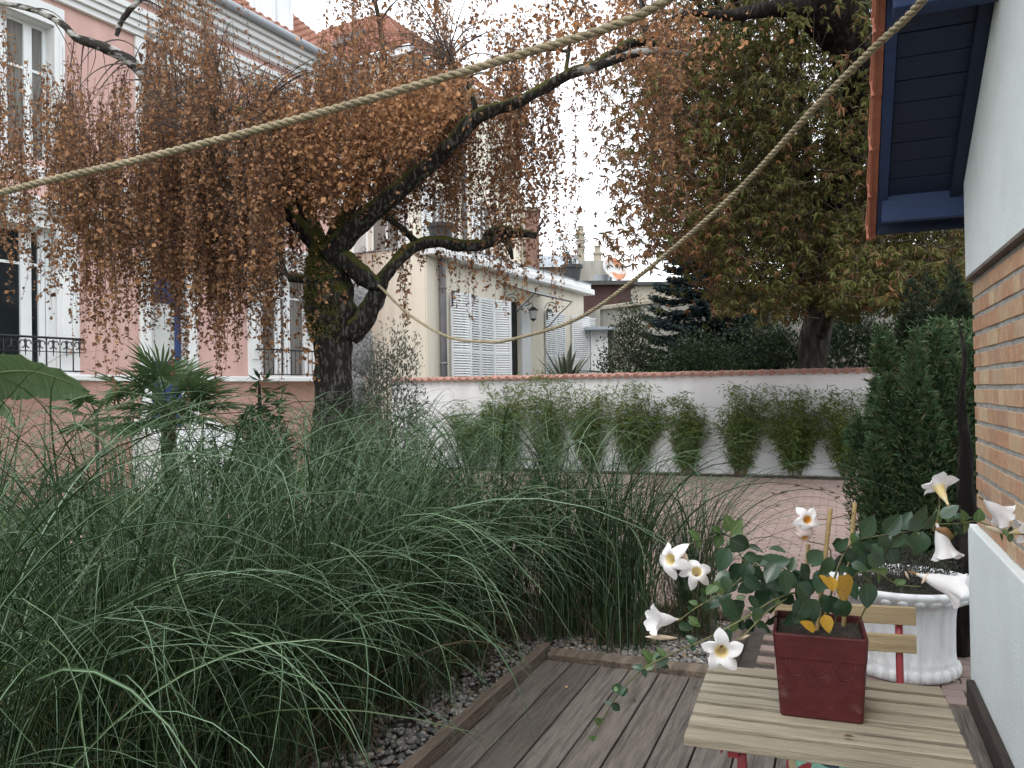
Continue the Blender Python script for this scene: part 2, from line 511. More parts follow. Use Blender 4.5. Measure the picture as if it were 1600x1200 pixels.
M['dish'] = mat('rusty_white_dish', (0.46, 0.46, 0.46), 0.6, alt=(0.40, 0.17, 0.09), scale=2.2, detail=3, contrast=(0.53, 0.60))
M['coping'] = mat('pink_coping_tile', (0.42, 0.22, 0.17), 0.85, pieces=[(0.42, 0.225, 0.175), (0.47, 0.27, 0.215), (0.37, 0.185, 0.145)], alt=(0.25, 0.15, 0.12), scale=14, contrast=(0.45, 0.8), bump=0.3)
M['bark_birch'] = bark_mat('birch_trunk_bark', (0.022, 0.019, 0.016), (0.11, 0.105, 0.096), moss=(0.075, 0.078, 0.02), moss_lo=0.24, band=(9, 9, 3.0), light_amt=(0.50, 0.64))
M['bark_silver'] = bark_mat('birch_silver_bark', (0.035, 0.031, 0.028), (0.36, 0.35, 0.33), moss=None, band=(1.8, 1.8, 4.0), light_amt=(0.45, 0.56))
M['moss'] = mat('moss_tufts', (0.075, 0.075, 0.02), 1.0, island=[(0.075, 0.078, 0.02), (0.135, 0.13, 0.034), (0.18, 0.15, 0.045), (0.09, 0.098, 0.027)])
M['twig'] = mat('birch_twig', (0.055, 0.038, 0.03), 0.9, alt=(0.09, 0.07, 0.06), scale=3)
M['birch_leaf'] = mat('dry_birch_leaf', (0.27, 0.14, 0.075), 0.85, island=[(0.150, 0.084, 0.054), (0.30, 0.156, 0.082), (0.19, 0.103, 0.062), (0.45, 0.240, 0.116), (0.24, 0.126, 0.072), (0.37, 0.192, 0.092), (0.160, 0.090, 0.058), (0.115, 0.068, 0.050)], translucent=0.30, spec=0.2)
M['birch_leaf_bright'] = mat('bright_birch_leaf', (0.42, 0.21, 0.10), 0.85, island=[(0.36, 0.182, 0.088), (0.48, 0.262, 0.132), (0.26, 0.135, 0.072), (0.41, 0.210, 0.102), (0.19, 0.102, 0.06), (0.30, 0.156, 0.08)], translucent=0.30, spec=0.2)
M['bark_dark'] = bark_mat('chestnut_bark', (0.030, 0.026, 0.022), (0.075, 0.068, 0.060), moss=None, band=(2.2, 2.2, 0.5), light_amt=(0.45, 0.65))
M['chestnut_leaf'] = mat('chestnut_leaflet', (0.07, 0.07, 0.02), 0.7, island=[(0.056, 0.068, 0.016), (0.092, 0.098, 0.025), (0.070, 0.080, 0.020), (0.105, 0.108, 0.028), (0.060, 0.072, 0.018), (0.125, 0.088, 0.034), (0.084, 0.090, 0.022), (0.17, 0.095, 0.045)], translucent=0.25, spec=0.25)
M['chestnut_rust'] = mat('rusty_leaflet', (0.15, 0.08, 0.04), 0.75, island=[(0.17, 0.085, 0.045), (0.24, 0.125, 0.062), (0.12, 0.064, 0.038), (0.09, 0.084, 0.026), (0.20, 0.10, 0.05), (0.30, 0.16, 0.078)], translucent=0.28, spec=0.2)
M['blade'] = mat('silver_grass_blade', (0.03, 0.06, 0.03), 0.5, island=[(0.008, 0.028, 0.006), (0.019, 0.048, 0.011), (0.013, 0.038, 0.008), (0.030, 0.062, 0.018), (0.010, 0.032, 0.008), (0.025, 0.054, 0.011), (0.045, 0.062, 0.018)], attr=('mid', (0.32, 0.46, 0.31), (0.60, 0.96)), spec=0.26, translucent=0.14)
M['conifer_dark'] = mat('dark_conifer_spray', (0.016, 0.032, 0.016), 0.85, island=[(0.012, 0.027, 0.012), (0.022, 0.044, 0.020), (0.016, 0.034, 0.015), (0.05, 0.04, 0.024)], translucent=0.15)
M['blade_dry'] = mat('dry_grass_blade', (0.20, 0.16, 0.09), 0.8, island=[(0.14, 0.11, 0.065), (0.24, 0.19, 0.115)], translucent=0.2)
M['lawn_blade'] = mat('lawn_blade', (0.08, 0.14, 0.03), 0.6, island=[(0.07, 0.13, 0.028), (0.11, 0.17, 0.04), (0.06, 0.11, 0.024)], translucent=0.35)
M['bamboo_leaf'] = mat('bamboo_leaf', (0.06, 0.11, 0.03), 0.55, island=[(0.065, 0.12, 0.032), (0.15, 0.225, 0.060), (0.10, 0.168, 0.044), (0.24, 0.295, 0.084), (0.075, 0.135, 0.036)], translucent=0.42, spec=0.25)
M['bamboo_stem'] = mat('bamboo_stem', (0.12, 0.10, 0.045), 0.6, island=[(0.09, 0.085, 0.035), (0.16, 0.115, 0.05), (0.20, 0.13, 0.055)])
M['juniper'] = mat('juniper_spray', (0.03, 0.06, 0.028), 0.8, island=[(0.022, 0.052, 0.020), (0.044, 0.092, 0.034), (0.032, 0.072, 0.028), (0.066, 0.116, 0.046), (0.10, 0.085, 0.045)], translucent=0.2)
M['spruce'] = mat('blue_spruce_needles', (0.05, 0.075, 0.08), 0.85, island=[(0.024, 0.042, 0.042), (0.042, 0.066, 0.066), (0.032, 0.054, 0.050)], translucent=0.15)
M['laurel'] = mat('laurel_leaf', (0.03, 0.055, 0.024), 0.45, island=[(0.020, 0.038, 0.016), (0.038, 0.066, 0.027), (0.027, 0.050, 0.020), (0.058, 0.088, 0.038)], translucent=0.2, spec=0.3)
M['bush_leaf'] = mat('shrub_leaf', (0.045, 0.06, 0.03), 0.6, island=[(0.028, 0.043, 0.020), (0.050, 0.070, 0.030), (0.037, 0.054, 0.024)], translucent=0.25)
M['lime_leaf'] = mat('lime_green_leaf', (0.16, 0.2, 0.05), 0.6, island=[(0.12, 0.17, 0.04), (0.22, 0.26, 0.07)], translucent=0.3)
M['olive_leaf'] = mat('olive_leaf', (0.14, 0.16, 0.13), 0.6, island=[(0.075, 0.095, 0.068), (0.15, 0.17, 0.14), (0.105, 0.125, 0.095), (0.21, 0.225, 0.19)], translucent=0.2)
M['palm_leaf'] = mat('palm_frond', (0.06, 0.10, 0.05), 0.5, island=[(0.060, 0.11, 0.046), (0.105, 0.17, 0.07), (0.082, 0.138, 0.058)], translucent=0.3, spec=0.35)
M['palm_trunk'] = mat('palm_fibre', (0.05, 0.038, 0.028), 1.0, alt=(0.10, 0.08, 0.055), scale=10, bump=1.0, bscale=30, stretch=(6, 6, 1))
M['banana'] = mat('banana_leaf', (0.13, 0.19, 0.09), 0.45, alt=(0.095, 0.15, 0.07), scale=5, detail=2, stretch=(14, 0.8, 1), translucent=0.3, spec=0.45, fine=(4, 0.15))
M['banana_rib'] = mat('banana_midrib', (0.24, 0.30, 0.16), 0.5, alt=(0.2, 0.26, 0.13), scale=5)
M['yucca'] = mat('sword_leaf', (0.06, 0.075, 0.05), 0.5, pieces=[(0.05, 0.066, 0.042), (0.085, 0.10, 0.068), (0.066, 0.084, 0.052)], alt=(0.12, 0.13, 0.09), scale=6, contrast=(0.5, 0.8))
M['petal'] = mat('white_petal', (0.80, 0.79, 0.80), 0.6, attr=('throat', (0.78, 0.64, 0.30), (0.6, 1.0)), translucent=0.3, spec=0.3, fine=(40, 0.05))
M['petal_orange'] = mat('orange_throated_petal', (0.80, 0.79, 0.80), 0.6, attr=('throat', (0.74, 0.38, 0.04), (0.6, 1.0)), translucent=0.3, spec=0.3, fine=(40, 0.05))
M['petal_pink'] = mat('fading_petal', (0.68, 0.56, 0.54), 0.7, attr=('throat', (0.66, 0.40, 0.16), (0.5, 1.0)), translucent=0.3, fine=(40, 0.08))
M['bud'] = mat('cream_bud', (0.62, 0.58, 0.40), 0.6, alt=(0.66, 0.48, 0.40), scale=18, translucent=0.2)
M['calyx'] = mat('brown_calyx', (0.22, 0.11, 0.05), 0.7, alt=(0.12, 0.10, 0.04), scale=30)
M['vine_leaf'] = mat('mandevilla_leaf', (0.022, 0.046, 0.026), 0.27, pieces=[(0.018, 0.043, 0.022), (0.032, 0.070, 0.037), (0.024, 0.054, 0.026), (0.044, 0.086, 0.046)], attr=('rib', (0.06, 0.10, 0.05), (0.86, 1.0)), spec=0.5, fine=(30, 0.15), translucent=0.12)
M['vine_leaf_young'] = mat('young_leaf', (0.10, 0.165, 0.05), 0.4, pieces=[(0.055, 0.115, 0.036), (0.09, 0.15, 0.05)], attr=('rib', (0.17, 0.23, 0.09), (0.75, 1.0)), spec=0.5, translucent=0.25, fine=(30, 0.15))
M['vine_leaf_yellow'] = mat('yellow_leaf', (0.48, 0.27, 0.028), 0.5, alt=(0.10, 0.13, 0.03), scale=22, detail=3, contrast=(0.50, 0.72), spec=0.4, translucent=0.25)
M['vine'] = mat('green_vine_stem', (0.13, 0.15, 0.055), 0.6, alt=(0.08, 0.07, 0.035), scale=14)
M['thyme'] = mat('dark_tiny_leaf', (0.03, 0.036, 0.022), 0.7, island=[(0.024, 0.03, 0.018), (0.055, 0.056, 0.038), (0.034, 0.042, 0.026), (0.04, 0.048, 0.03), (0.03, 0.036, 0.022), (0.12, 0.115, 0.10)], translucent=0.2)
M['black_bark'] = bark_mat('dark_shrub_bark', (0.012, 0.010, 0.009), (0.035, 0.030, 0.026), band=(4, 4, 0.8))
M['dead_leaf'] = mat('fallen_leaf', (0.09, 0.045, 0.03), 0.8, pieces=[(0.055, 0.032, 0.026), (0.11, 0.055, 0.034), (0.16, 0.085, 0.045)], alt=(0.04, 0.025, 0.02), scale=20)
M['nut'] = mat('pale_nut', (0.46, 0.33, 0.17), 0.5, alt=(0.32, 0.2, 0.09), scale=60)


def fabric_mat():
    m = bpy.data.materials.new('floral_cushion')
    m.use_nodes = True
    N, L = m.node_tree.nodes, m.node_tree.links
    tc = N.new('ShaderNodeTexCoord'); vo = N.new('ShaderNodeTexVoronoi'); vo.inputs['Scale'].default_value = 32
    L.new(tc.outputs['Object'], vo.inputs['Vector'])
    r = N.new('ShaderNodeValToRGB'); r.color_ramp.interpolation = 'CONSTANT'
    e = r.color_ramp.elements
    cols = [(0.20, 0.44, 0.33), (0.02, 0.05, 0.07), (0.22, 0.44, 0.34), (0.28, 0.02, 0.03), (0.5, 0.55, 0.52), (0.20, 0.42, 0.32)]
    while len(e) < len(cols): e.new(0.5)
    for i, c in enumerate(cols):
        e[i].position = (0, 0.3, 0.45, 0.62, 0.8, 0.88)[i]; e[i].color = (*c, 1)
    sp = N.new('ShaderNodeSeparateColor'); L.new(vo.outputs['Color'], sp.inputs[0])
    L.new(sp.outputs[0], r.inputs[0]); L.new(r.outputs[0], N['Principled BSDF'].inputs['Base Color'])
    N['Principled BSDF'].inputs['Roughness'].default_value = 0.9
    return m


M['fabric'] = fabric_mat()

# ================================================================== THE SETTING: ground, lawn, bed, paving, deck
def sheet(name, m, pts, z, parent=None, kind='structure'):
    o = MB().add([(x, y, z) for x, y in pts], [tuple(range(len(pts)))]).build(name, m, parent)
    if kind: o['kind'] = kind
    return o


def hpts(*la):
    return [(H(l, a).x, H(l, a).y) for l, a in la]


sheet('ground', M['earth'], [(-400, -400), (400, -400), (400, 400), (-400, 400)], -0.17)
sheet('lawn', M['lawn'], hpts((-20, -4), (-3.3, -4), (-3.3, 5.4), (-8.2, 5.4), (-8.2, 20), (-20, 20)), -0.125)

bed = sheet('gravel_bed', M['bed'], hpts((-3.3, -2), (-1.55, -2), (-1.55, 4.24), (-0.6, 4.24), (-0.6, 5.36), (-3.3, 5.36)), -0.085)
bf = MB().box(-0.6, -0.555, 4.2, 5.42, -0.16, 0.0).mesh('edging_board', M['kerb_wood'], bevel=0.006)
e = inst('edging_board', bf, bed, Matrix.Rotation(-HA, 4, 'Z'))
e = inst('edging_board', MB().box(-3.4, -0.603, 5.37, 5.415, -0.16, -0.01).mesh('edging_board', M['kerb_wood'], bevel=0.006), bed, Matrix.Rotation(-HA, 4, 'Z'))

# pebbles of the bed: one mass nobody could count
def icos(sub):
    bm = bmesh.new(); bmesh.ops.create_icosphere(bm, subdivisions=sub, radius=1.0)
    v = np.array([x.co[:] for x in bm.verts]); f = np.array([[q.index for q in p.verts] for p in bm.faces]); bm.free()
    return v, f


def pebbles(n, l0, l1, a0, a1, sub, smin, smax, z):
    v, f = icos(sub)
    l = rng.uniform(l0, l1, n); a = rng.uniform(a0, a1, n)
    s = smin + (smax - smin) * rng.beta(1.6, 3.0, n)
    sc = np.stack([s * rng.uniform(0.9, 1.5, n), s * rng.uniform(0.8, 1.1, n), s * rng.uniform(0.45, 0.8, n)], 1)
    ang = rng.uniform(0, 6.28, n); tilt = rng.normal(0, 0.3, n)
    q = v[None] * (1 + 0.10 * rng.normal(0, 1, (n, len(v), 1)) * (0.6 if sub > 1 else 1)) * sc[:, None]
    y2 = q[..., 1] * np.cos(tilt)[:, None] - q[..., 2] * np.sin(tilt)[:, None]
    z2 = q[..., 1] * np.sin(tilt)[:, None] + q[..., 2] * np.cos(tilt)[:, None]
    x3 = q[..., 0] * np.cos(ang)[:, None] - y2 * np.sin(ang)[:, None]
    y3 = q[..., 0] * np.sin(ang)[:, None] + y2 * np.cos(ang)[:, None]
    wx = HN.x * l + HD.x * a; wy = HN.y * l + HD.y * a
    zz = z + sc[:, 2] * 0.3 + rng.uniform(0, 0.018, n)
    V = np.stack([x3 + wx[:, None], y3 + wy[:, None], z2 + zz[:, None]], 2).reshape(-1, 3)
    T = (np.arange(n)[:, None, None] * len(v) + f[None]).reshape(-1, 3)
    return V, T


gv, gt = join(pebbles(2600, -2.5, -1.56, 1.9, 3.7, 2, 0.008, 0.021, -0.085),
              pebbles(2600, -2.6, -1.56, 3.4, 5.34, 1, 0.008, 0.022, -0.085),
              pebbles(2700, -1.6, -0.61, 4.25, 5.34, 1, 0.008, 0.022, -0.085),
              pebbles(900, -1.59, -1.555, 1.9, 4.2, 1, 0.008, 0.018, -0.07))
tag(tri_mesh('gravel', gv, gt, M['pebble']), kind='stuff')

# paving of small pink pavers in running bond
paving = sheet('paving', M['sand'], hpts((-8.2, 5.43), (-0.55, 5.43), (-0.55, 4.18), (0.75, 4.18), (0.75, 4.45), (4.6, 4.45), (4.6, 14.32), (-8.2, 14.32)), -0.118)
pl, pw, pj = 0.205, 0.105, 0.006
spots = []
row = 0
a = 4.20
while a < 14.25:
    l = -8.15 + (pl / 2 if row % 2 else 0)
    while l < 2.6:
        ok = True
        if a < 5.45 and l < -0.5: ok = False
        if a < 4.5 and l + pl > 0.74: ok = False
        if ok:
            spots.append((l, a))
        l += pl
    row += 1
    a += pw


def paver_box(mb, l, a, dz, ins=0.004):
    x0, x1, y0, y1 = l + pj / 2, l + pl - pj / 2, a + pj / 2, a + pw - pj / 2
    z = -0.10 + dz
    vs = [(x0, y0, -0.119), (x1, y0, -0.119), (x1, y1, -0.119), (x0, y1, -0.119), (x0, y0, z - ins), (x1, y0, z - ins), (x1, y1, z - ins), (x0, y1, z - ins),
          (x0 + ins, y0 + ins, z), (x1 - ins, y0 + ins, z), (x1 - ins, y1 - ins, z), (x0 + ins, y1 - ins, z)]
    fs = [(8, 9, 10, 11)]
    for i in range(4):
        j = (i + 1) % 4
        fs += [(i, j, j + 4, i + 4), (i + 4, j + 4, j + 8, i + 8)]
    return mb.add(vs, fs)


def seen(l, a):
    p = H(l + pl / 2, a + pw / 2)
    u = p.x / p.y
    px = 800 + FPX * u
    return 1040 < px < 1365


order = sorted([s for s in spots if seen(*s)], key=lambda s: s[1])
single = set(order[:300])
pm = paver_box(MB(), -pl / 2, -pw / 2, 0.10).mesh('paver', M['paver'])
HR4 = Matrix.Rotation(-HA, 4, 'Z')
field = MB()
for (l, a) in spots:
    dz = random.gauss(0, 0.0012)
    if (l, a) in single:
        inst('paver', pm, paving, HR4 @ Matrix.Translation((l + pl / 2, a + pw / 2, -0.10 + dz)) @ Matrix.Rotation(random.gauss(0, 0.006), 4, 'X') @ Matrix.Rotation(random.gauss(0, 0.01), 4, 'Z'))
    else:
        paver_box(field, l, a, dz)
fo = field.build('paver_field', M['paver_f'], paving)
fo.matrix_local = HR4
fo['kind'] = 'stuff'

# deck of weathered boards, board by board
deck = empty('deck', (0, 0, 0), -HA, kind='structure')
box('joist', M['dark_wood'], deck, -1.49, 0.55, -1.6, 4.07, -0.16, -0.032)
dw, dg = 0.1465, 0.0085
l = -1.488
while l < 0.54:
    w = min(dw, 0.548 - l)
    if w > 0.03:
        cuts = [-1.6, random.uniform(0.2, 1.0), 4.072 - random.uniform(0, 0.006)]
        for c0, c1 in zip(cuts[:-1], cuts[1:]):
            o = MB().box(0, w, 0, c1 - c0 - 0.004, -0.027, 0).build('deck_board', M['deck'], deck, bevel=0.0025)
            o.location = (l, c0, random.gauss(0, 0.0012))
    l += dw + dg
box('edging_board', M['kerb_wood'], deck, -1.545, -1.493, -1.6, 4.17, -0.16, 0.062, 0.007)
box('edging_board', M['kerb_wood'], deck, -1.49, -0.50, 4.084, 4.195, -0.16, 0.030, 0.008)
box('edging_board', M['kerb_wood'], deck, -0.497, 0.545, 4.084, 4.16, -0.16, -0.012, 0.006)
# gravel strip with dark kerb at the foot of the garden wall
WA = 14.70
kerb = MB().box(-8.6, 6, 14.32, 14.36, -0.16, -0.062).build('kerb', M['dark_wood'])
kerb.matrix_local = HR4; kerb['kind'] = 'structure'
sheet('gravel_strip', M['bed'], hpts((-8.6, 14.36), (6, 14.36), (6, WA), (-8.6, WA)), -0.10)
sv, stt = pebbles(2600, -6, 2.4, 14.38, 14.68, 1, 0.012, 0.03, -0.10)
tag(tri_mesh('strip_gravel', sv, stt, M['pebble']), kind='stuff')

# ================================================================== THE HOUSE ON THE RIGHT
SL = 0.55; TH = math.atan(SL)
house = empty('brick_house', (0, 0, 0), -HA, 'house corner of orange brick with white render and navy eaves at the right', 'house')
zs = lambda a: 2.43 + (4.33 - a) * SL
box('wall_core', M['mortar'], house, 0.5935, 0.95, -4.0, 4.272, 0.70, 1.935)
plinth = MB().box(0.555, 0.95, -4.0, 4.325, -0.16, 0.79).build('plinth', M['render_white'], house, bevel=0.006, seg=2)
up = MB().prism([(4.335, 1.952), (4.335, zs(4.335)), (0.2, zs(0.2)), (-4.0, zs(4.4)), (-4.0, 1.952)], 'x', 0.567, 0.95).build('upper_wall', M['render_white'], house, bevel=0.004)
box('lead_flashing', M['lead'], house, 0.560, 0.94, -4.0, 4.30, 1.936, 1.950)
box('back_wall', M['render_white'], house, 0.951, 5.0, 3.9, 4.3, -0.16, 2.3)
bl, bj, bh = 0.220, 0.012, 0.0815
bmeshes = {}
for k in range(14):
    z0 = 0.794 + k * bh
    a1 = 4.285
    first = [0.105, 0.22, 0.16, 0.22, 0.105, 0.19][k % 6]
    n = 0
    while a1 > 2.2:
        ln = first if n == 0 else random.choice([0.22, 0.22, 0.22, 0.105, 0.16])
        key = round(ln, 3)
        if key not in bmeshes:
            bmeshes[key] = MB().box(0, 0.06, -ln, 0, 0, bh - 0.019).mesh('brick', M['brick'], bevel=0.0025)
        inst('brick', bmeshes[key], house, Matrix.Translation((0.588 + random.gauss(0, 0.0012), a1 + random.gauss(0, .001), z0 + random.gauss(0, 0.0008))))
        a1 -= ln + 0.004
        n += 1
mb = MB()
for k in range(14):
    z0 = 0.794 + k * bh
    mb.box(0.588, 0.64, -4.0, 2.0, z0, z0 + bh - 0.013)
mb.build('brick_course', M['brick'], house)['kind'] = 'stuff'
box('skirting_board', M['dark_wood'], house, 0.520, 0.553, -1.6, 4.20, -0.03, 0.095, 0.004)

RT = Matrix(((1, 0, 0, 0), (0, -math.cos(TH), math.sin(TH), 4.64), (0, math.sin(TH), math.cos(TH), zs(4.64)), (0, 0, 0, 1)))
def roof_box(name, m, x0, x1, u0, u1, v0, v1, bevel=0.0):
    return MB().box(x0, x1, u0, u1, v0, v1, RT).build(name, m, house, bevel=bevel)
u = 0.03
sm_len = 4.9
while u < sm_len:
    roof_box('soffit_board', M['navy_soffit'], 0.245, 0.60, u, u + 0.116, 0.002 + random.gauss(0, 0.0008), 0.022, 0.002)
    u += 0.121
roof_box('barge_board', M['navy'], 0.196, 0.243, 0.0, sm_len, -0.016, 0.10, 0.003)
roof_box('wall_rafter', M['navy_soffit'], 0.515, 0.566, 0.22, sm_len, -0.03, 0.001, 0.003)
roof_box('roof_deck', M['dark_wood'], 0.20, 5.0, 0.0, sm_len, 0.024, 0.06)
roof_box('roof_covering', M['terracotta'], 0.20, 5.0, -0.05, sm_len, 0.062, 0.115)
box('end_beam', M['navy'], house, 0.215, 0.60, 4.400, 4.445, 2.265, 2.44, 0.004)
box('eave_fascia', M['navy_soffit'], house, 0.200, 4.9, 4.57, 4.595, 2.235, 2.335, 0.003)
box('purlin', M['navy'], house, 0.215, 0.60, 3.30, 3.40, zs(3.40) - 0.085, zs(3.40) + 0.01, 0.004)
tv = MB()
TS = 0.325
tv.prism([(-0.02, -0.03), (TS + 0.02, -0.008), (TS + 0.02, 0.10), (-0.02, 0.085)], 'x', 0.012, 0.045)
tv.tube([(0.024, -0.050, 0.08), (0.024, 0.05, 0.092), (0.024, TS, 0.07)], [0.026, 0.022, 0.016], 12)
tv.tube([(0.014, -0.022, -0.035), (0.014, -0.016, 0.05)], 0.013, 8)
tv.tube([(0.014, 0.02, -0.027), (0.014, TS, -0.008)], [0.010, 0.007], 6)
tile_me = tv.mesh('verge_tile', M['terracotta'])
for k in range(15):
    inst('verge_tile', tile_me, house, RT @ Matrix.Translation((0.149, 0.01 + k * TS, 0.0)) @ Matrix.Rotation(random.gauss(0, 0.006), 4, 'X'))
hook = MB()
hook.tube([(0.50 + 0.07 * 1, 1.15, 2.5), (0.49, 1.15, 2.5)], 0.006, 8)
hook.tube([(0.49 - 0.025 + 0.025 * math.cos(t), 1.15, 2.5 + 0.025 * math.sin(t)) for t in np.linspace(0, 6.2, 14)], 0.005, 6)
hook.build('ring_hook', M['iron'], house, smooth=True)

# ================================================================== GARDEN WALL WITH TILE COPING
gw = empty('garden_wall', (0, 0, 0), -HA, 'low white rendered garden wall with pink tile coping behind the bamboos', 'wall')
box('wall_body', M['wall_white'], gw, -8.75, 6.5, WA, WA + 0.22, -0.16, 1.66)
box('coping_bed', M['wall_white'], gw, -8.75, 6.5, WA - 0.02, WA + 0.24, 1.661, 1.685)
ct = MB()
prof = [(WA - 0.085 + 0.0, 0.0)]
ct.prism([(-0.075, 0.0), (-0.07, 0.03), (0.11, 0.075), (0.29, 0.03), (0.295, 0.0)], 'x', 0.0, 0.168)
ct.tube([(0.084, -0.082, 0.012), (0.084, 0.02, 0.045), (0.084, 0.11, 0.068)], [0.046, 0.036, 0.02], 8)
ct_me = ct.mesh('coping_tile', M['coping'])
x = -8.75
while x < 6.4:
    inst('coping_tile', ct_me, gw, Matrix.Translation((x, WA, 1.686 + random.gauss(0, 0.003))) @ Matrix.Rotation(random.gauss(0, 0.012), 4, 'Z'))
    x += 0.1725


# ================================================================== BUILDING HELPERS
def wall_cells(mb, x0, x1, z0, z1, y0, y1, holes):
    xs = sorted({x0, x1} | {min(max(v, x0), x1) for h in holes for v in h[:2]})
    zs_ = sorted({z0, z1} | {min(max(v, z0), z1) for h in holes for v in h[2:4]})
    for i in range(len(xs) - 1):
        run = None
        for j in range(len(zs_) - 1):
            cx, cz = (xs[i] + xs[i + 1]) / 2, (zs_[j] + zs_[j + 1]) / 2
            inside = any(h[0] < cx < h[1] and h[2] < cz < h[3] for h in holes)
            if inside:
                if run is not None: mb.box(xs[i], xs[i + 1], y0, y1, run, zs_[j]); run = None
            elif run is None: run = zs_[j]
        if run is not None: mb.box(xs[i], xs[i + 1], y0, y1, run, z1)
    return mb


def window(parent, x0, x1, z0, z1, y, mull, transom=None, name='window', pane=None, frame=None, w=0.055):
    """a casement window set back in its opening: frame with mullions, panes as children; y = plane of the frame's face"""
    pane = pane or M['glass']; frame = frame or M['paint_white']
    f = MB()
    f.box(x0, x0 + w, y, y + 0.07, z0, z1); f.box(x1 - w, x1, y, y + 0.07, z0, z1)
    f.box(x0 + w, x1 - w, y, y + 0.07, z0, z0 + w); f.box(x0 + w, x1 - w, y, y + 0.07, z1 - w, z1)
    edges = [x0 + w]
    for (m0, m1) in mull:
        f.box(m0, m1, y - 0.004, y + 0.066, z0 + w + 0.001, z1 - w - 0.001)
        edges += [m0, m1]
    edges.append(x1 - w)
    o = f.build(name, frame, parent)
    for i in range(0, len(edges), 2):
        if edges[i + 1] - edges[i] < 0.02: continue
        zz = [z0 + w, z1 - w] if transom is None else [z0 + w, transom - 0.02, transom + 0.02, z1 - w]
        if transom is not None:
            MB().box(edges[i], edges[i + 1], y + 0.012, y + 0.05, transom - 0.02, transom + 0.02).build('glazing_bar', frame, o)
        for j in range(0, len(zz), 2):
            MB().box(edges[i], edges[i + 1], y + 0.03, y + 0.045, zz[j], zz[j + 1]).build('pane', pane, o)
    return o


def shutter(parent, W_, z0, z1, mat4, name='shutter'):
    """louvred leaf, hinge at local x=0, thickness towards -y"""
    f = MB(); w = 0.06
    zm = z0 + (z1 - z0) * 0.45
    f.box(0, w, -0.035, 0, z0, z1); f.box(W_ - w, W_, -0.035, 0, z0, z1)
    for a_, b_ in ((z0, z0 + w), (zm, zm + w), (z1 - w, z1)):
        f.box(w, W_ - w, -0.034, -0.001, a_, b_)
    o = f.build(name, M['paint_white'], parent); o.matrix_local = mat4
    lo = MB()
    for za, zb in ((z0 + w, zm), (zm + w, z1 - w)):
        n = max(3, int((zb - za) / 0.062))
        for i in range(n):
            z = za + (i + 0.5) * (zb - za) / n
            lo.add([(w, -0.004, z + 0.026), (W_ - w, -0.004, z + 0.026), (W_ - w, -0.034, z - 0.022), (w, -0.034, z - 0.022),
                    (w, 0.0, z + 0.018), (W_ - w, 0.0, z + 0.018), (W_ - w, -0.030, z - 0.03), (w, -0.030, z - 0.03)],
                   [(0, 1, 2, 3), (7, 6, 5, 4), (3, 2, 6, 7), (0, 4, 5, 1)])
    l_ = lo.build('louvre', M['paint_white'], o); l_['kind'] = 'stuff'
    return o


def railing(parent, x0, x1, z0, z1, y, step=0.115, orn=True, slope=0.0, ret=0.3):
    r = MB()
    zz = lambda x: (x - x0) * slope
    r.tube([(x0, y, z1), (x1, y, z1 + zz(x1))], 0.018, 6); r.tube([(x0, y, z0), (x1, y, z0 + zz(x1))], 0.011, 5)
    zm = z1 - (z1 - z0) * 0.42
    if orn: r.tube([(x0, y, zm), (x1, y, zm + zz(x1))], 0.007, 5)
    x = x0; k = 0
    while x <= x1 + 0.001:
        r.tube([(x, y, z0), (x, y, z1 + zz(x))], 0.010 if k % 2 == 0 else 0.007, 5)
        if orn and x + step / 2 < x1:
            c = x + step / 2; rr = step * 0.36
            for s in (-1, 1):
                r.tube([(c + s * rr * 0.6 * (1 + 0.0) + s * rr * 0.5 * math.cos(t), y, zm + (z1 - zm) * 0.5 + rr * 0.75 * math.sin(t)) for t in np.linspace(0, 5.0, 9)], 0.009, 4)
            r.tube([(c, y, zm - 0.07), (c, y, z1 - 0.03)], [0.004, 0.017], 5)
        x += step; k += 1
    if ret:
        for xx in (x0, x1):
            r.tube([(xx, y, z1), (xx, y + ret, z1)], 0.016, 5); r.tube([(xx, y, z0), (xx, y + ret, z0)], 0.010, 5)
    return r.build('railing', M['iron'], parent, smooth=True)


def tile_roof(parent, name, corners, rows=40, m=None):
    """roof slope as overlapping courses of scalloped tiles: corners = eave-left, eave-right, ridge-right, ridge-left"""
    el, er, rr, rl = [Vector(c) for c in corners]
    nrm = (er - el).cross(rl - el).normalized()
    V, T = [], []
    off = 0
    for i in range(rows):
        t0, t1 = i / rows, (i + 1.15) / rows
        a, b = el.lerp(rl, t0), er.lerp(rr, t0)
        c, d = el.lerp(rl, min(t1, 1)), er.lerp(rr, min(t1, 1))
        n = max(2, int((b - a).length / 0.22))
        for k in range(n):
            s0, s1 = k / n, (k + 1) / n
            sm = (s0 + s1) / 2
            q = [a.lerp(b, s0) + nrm * 0.02, a.lerp(b, sm) + nrm * 0.07, a.lerp(b, s1) + nrm * 0.02, c.lerp(d, s1), c.lerp(d, sm) + nrm * 0.03, c.lerp(d, s0),
                 a.lerp(b, s0), a.lerp(b, s1)]
            V += [tuple(p) for p in q]
            T += [[off, off + 1, off + 4], [off, off + 4, off + 5], [off + 1, off + 2, off + 3], [off + 1, off + 3, off + 4], [off + 6, off + 1, off], [off + 6, off + 7, off + 1], [off + 7, off + 2, off + 1]]
            off += 8
    return tri_mesh(name, V, T, m or M['roof_tile'], parent, smooth=False)


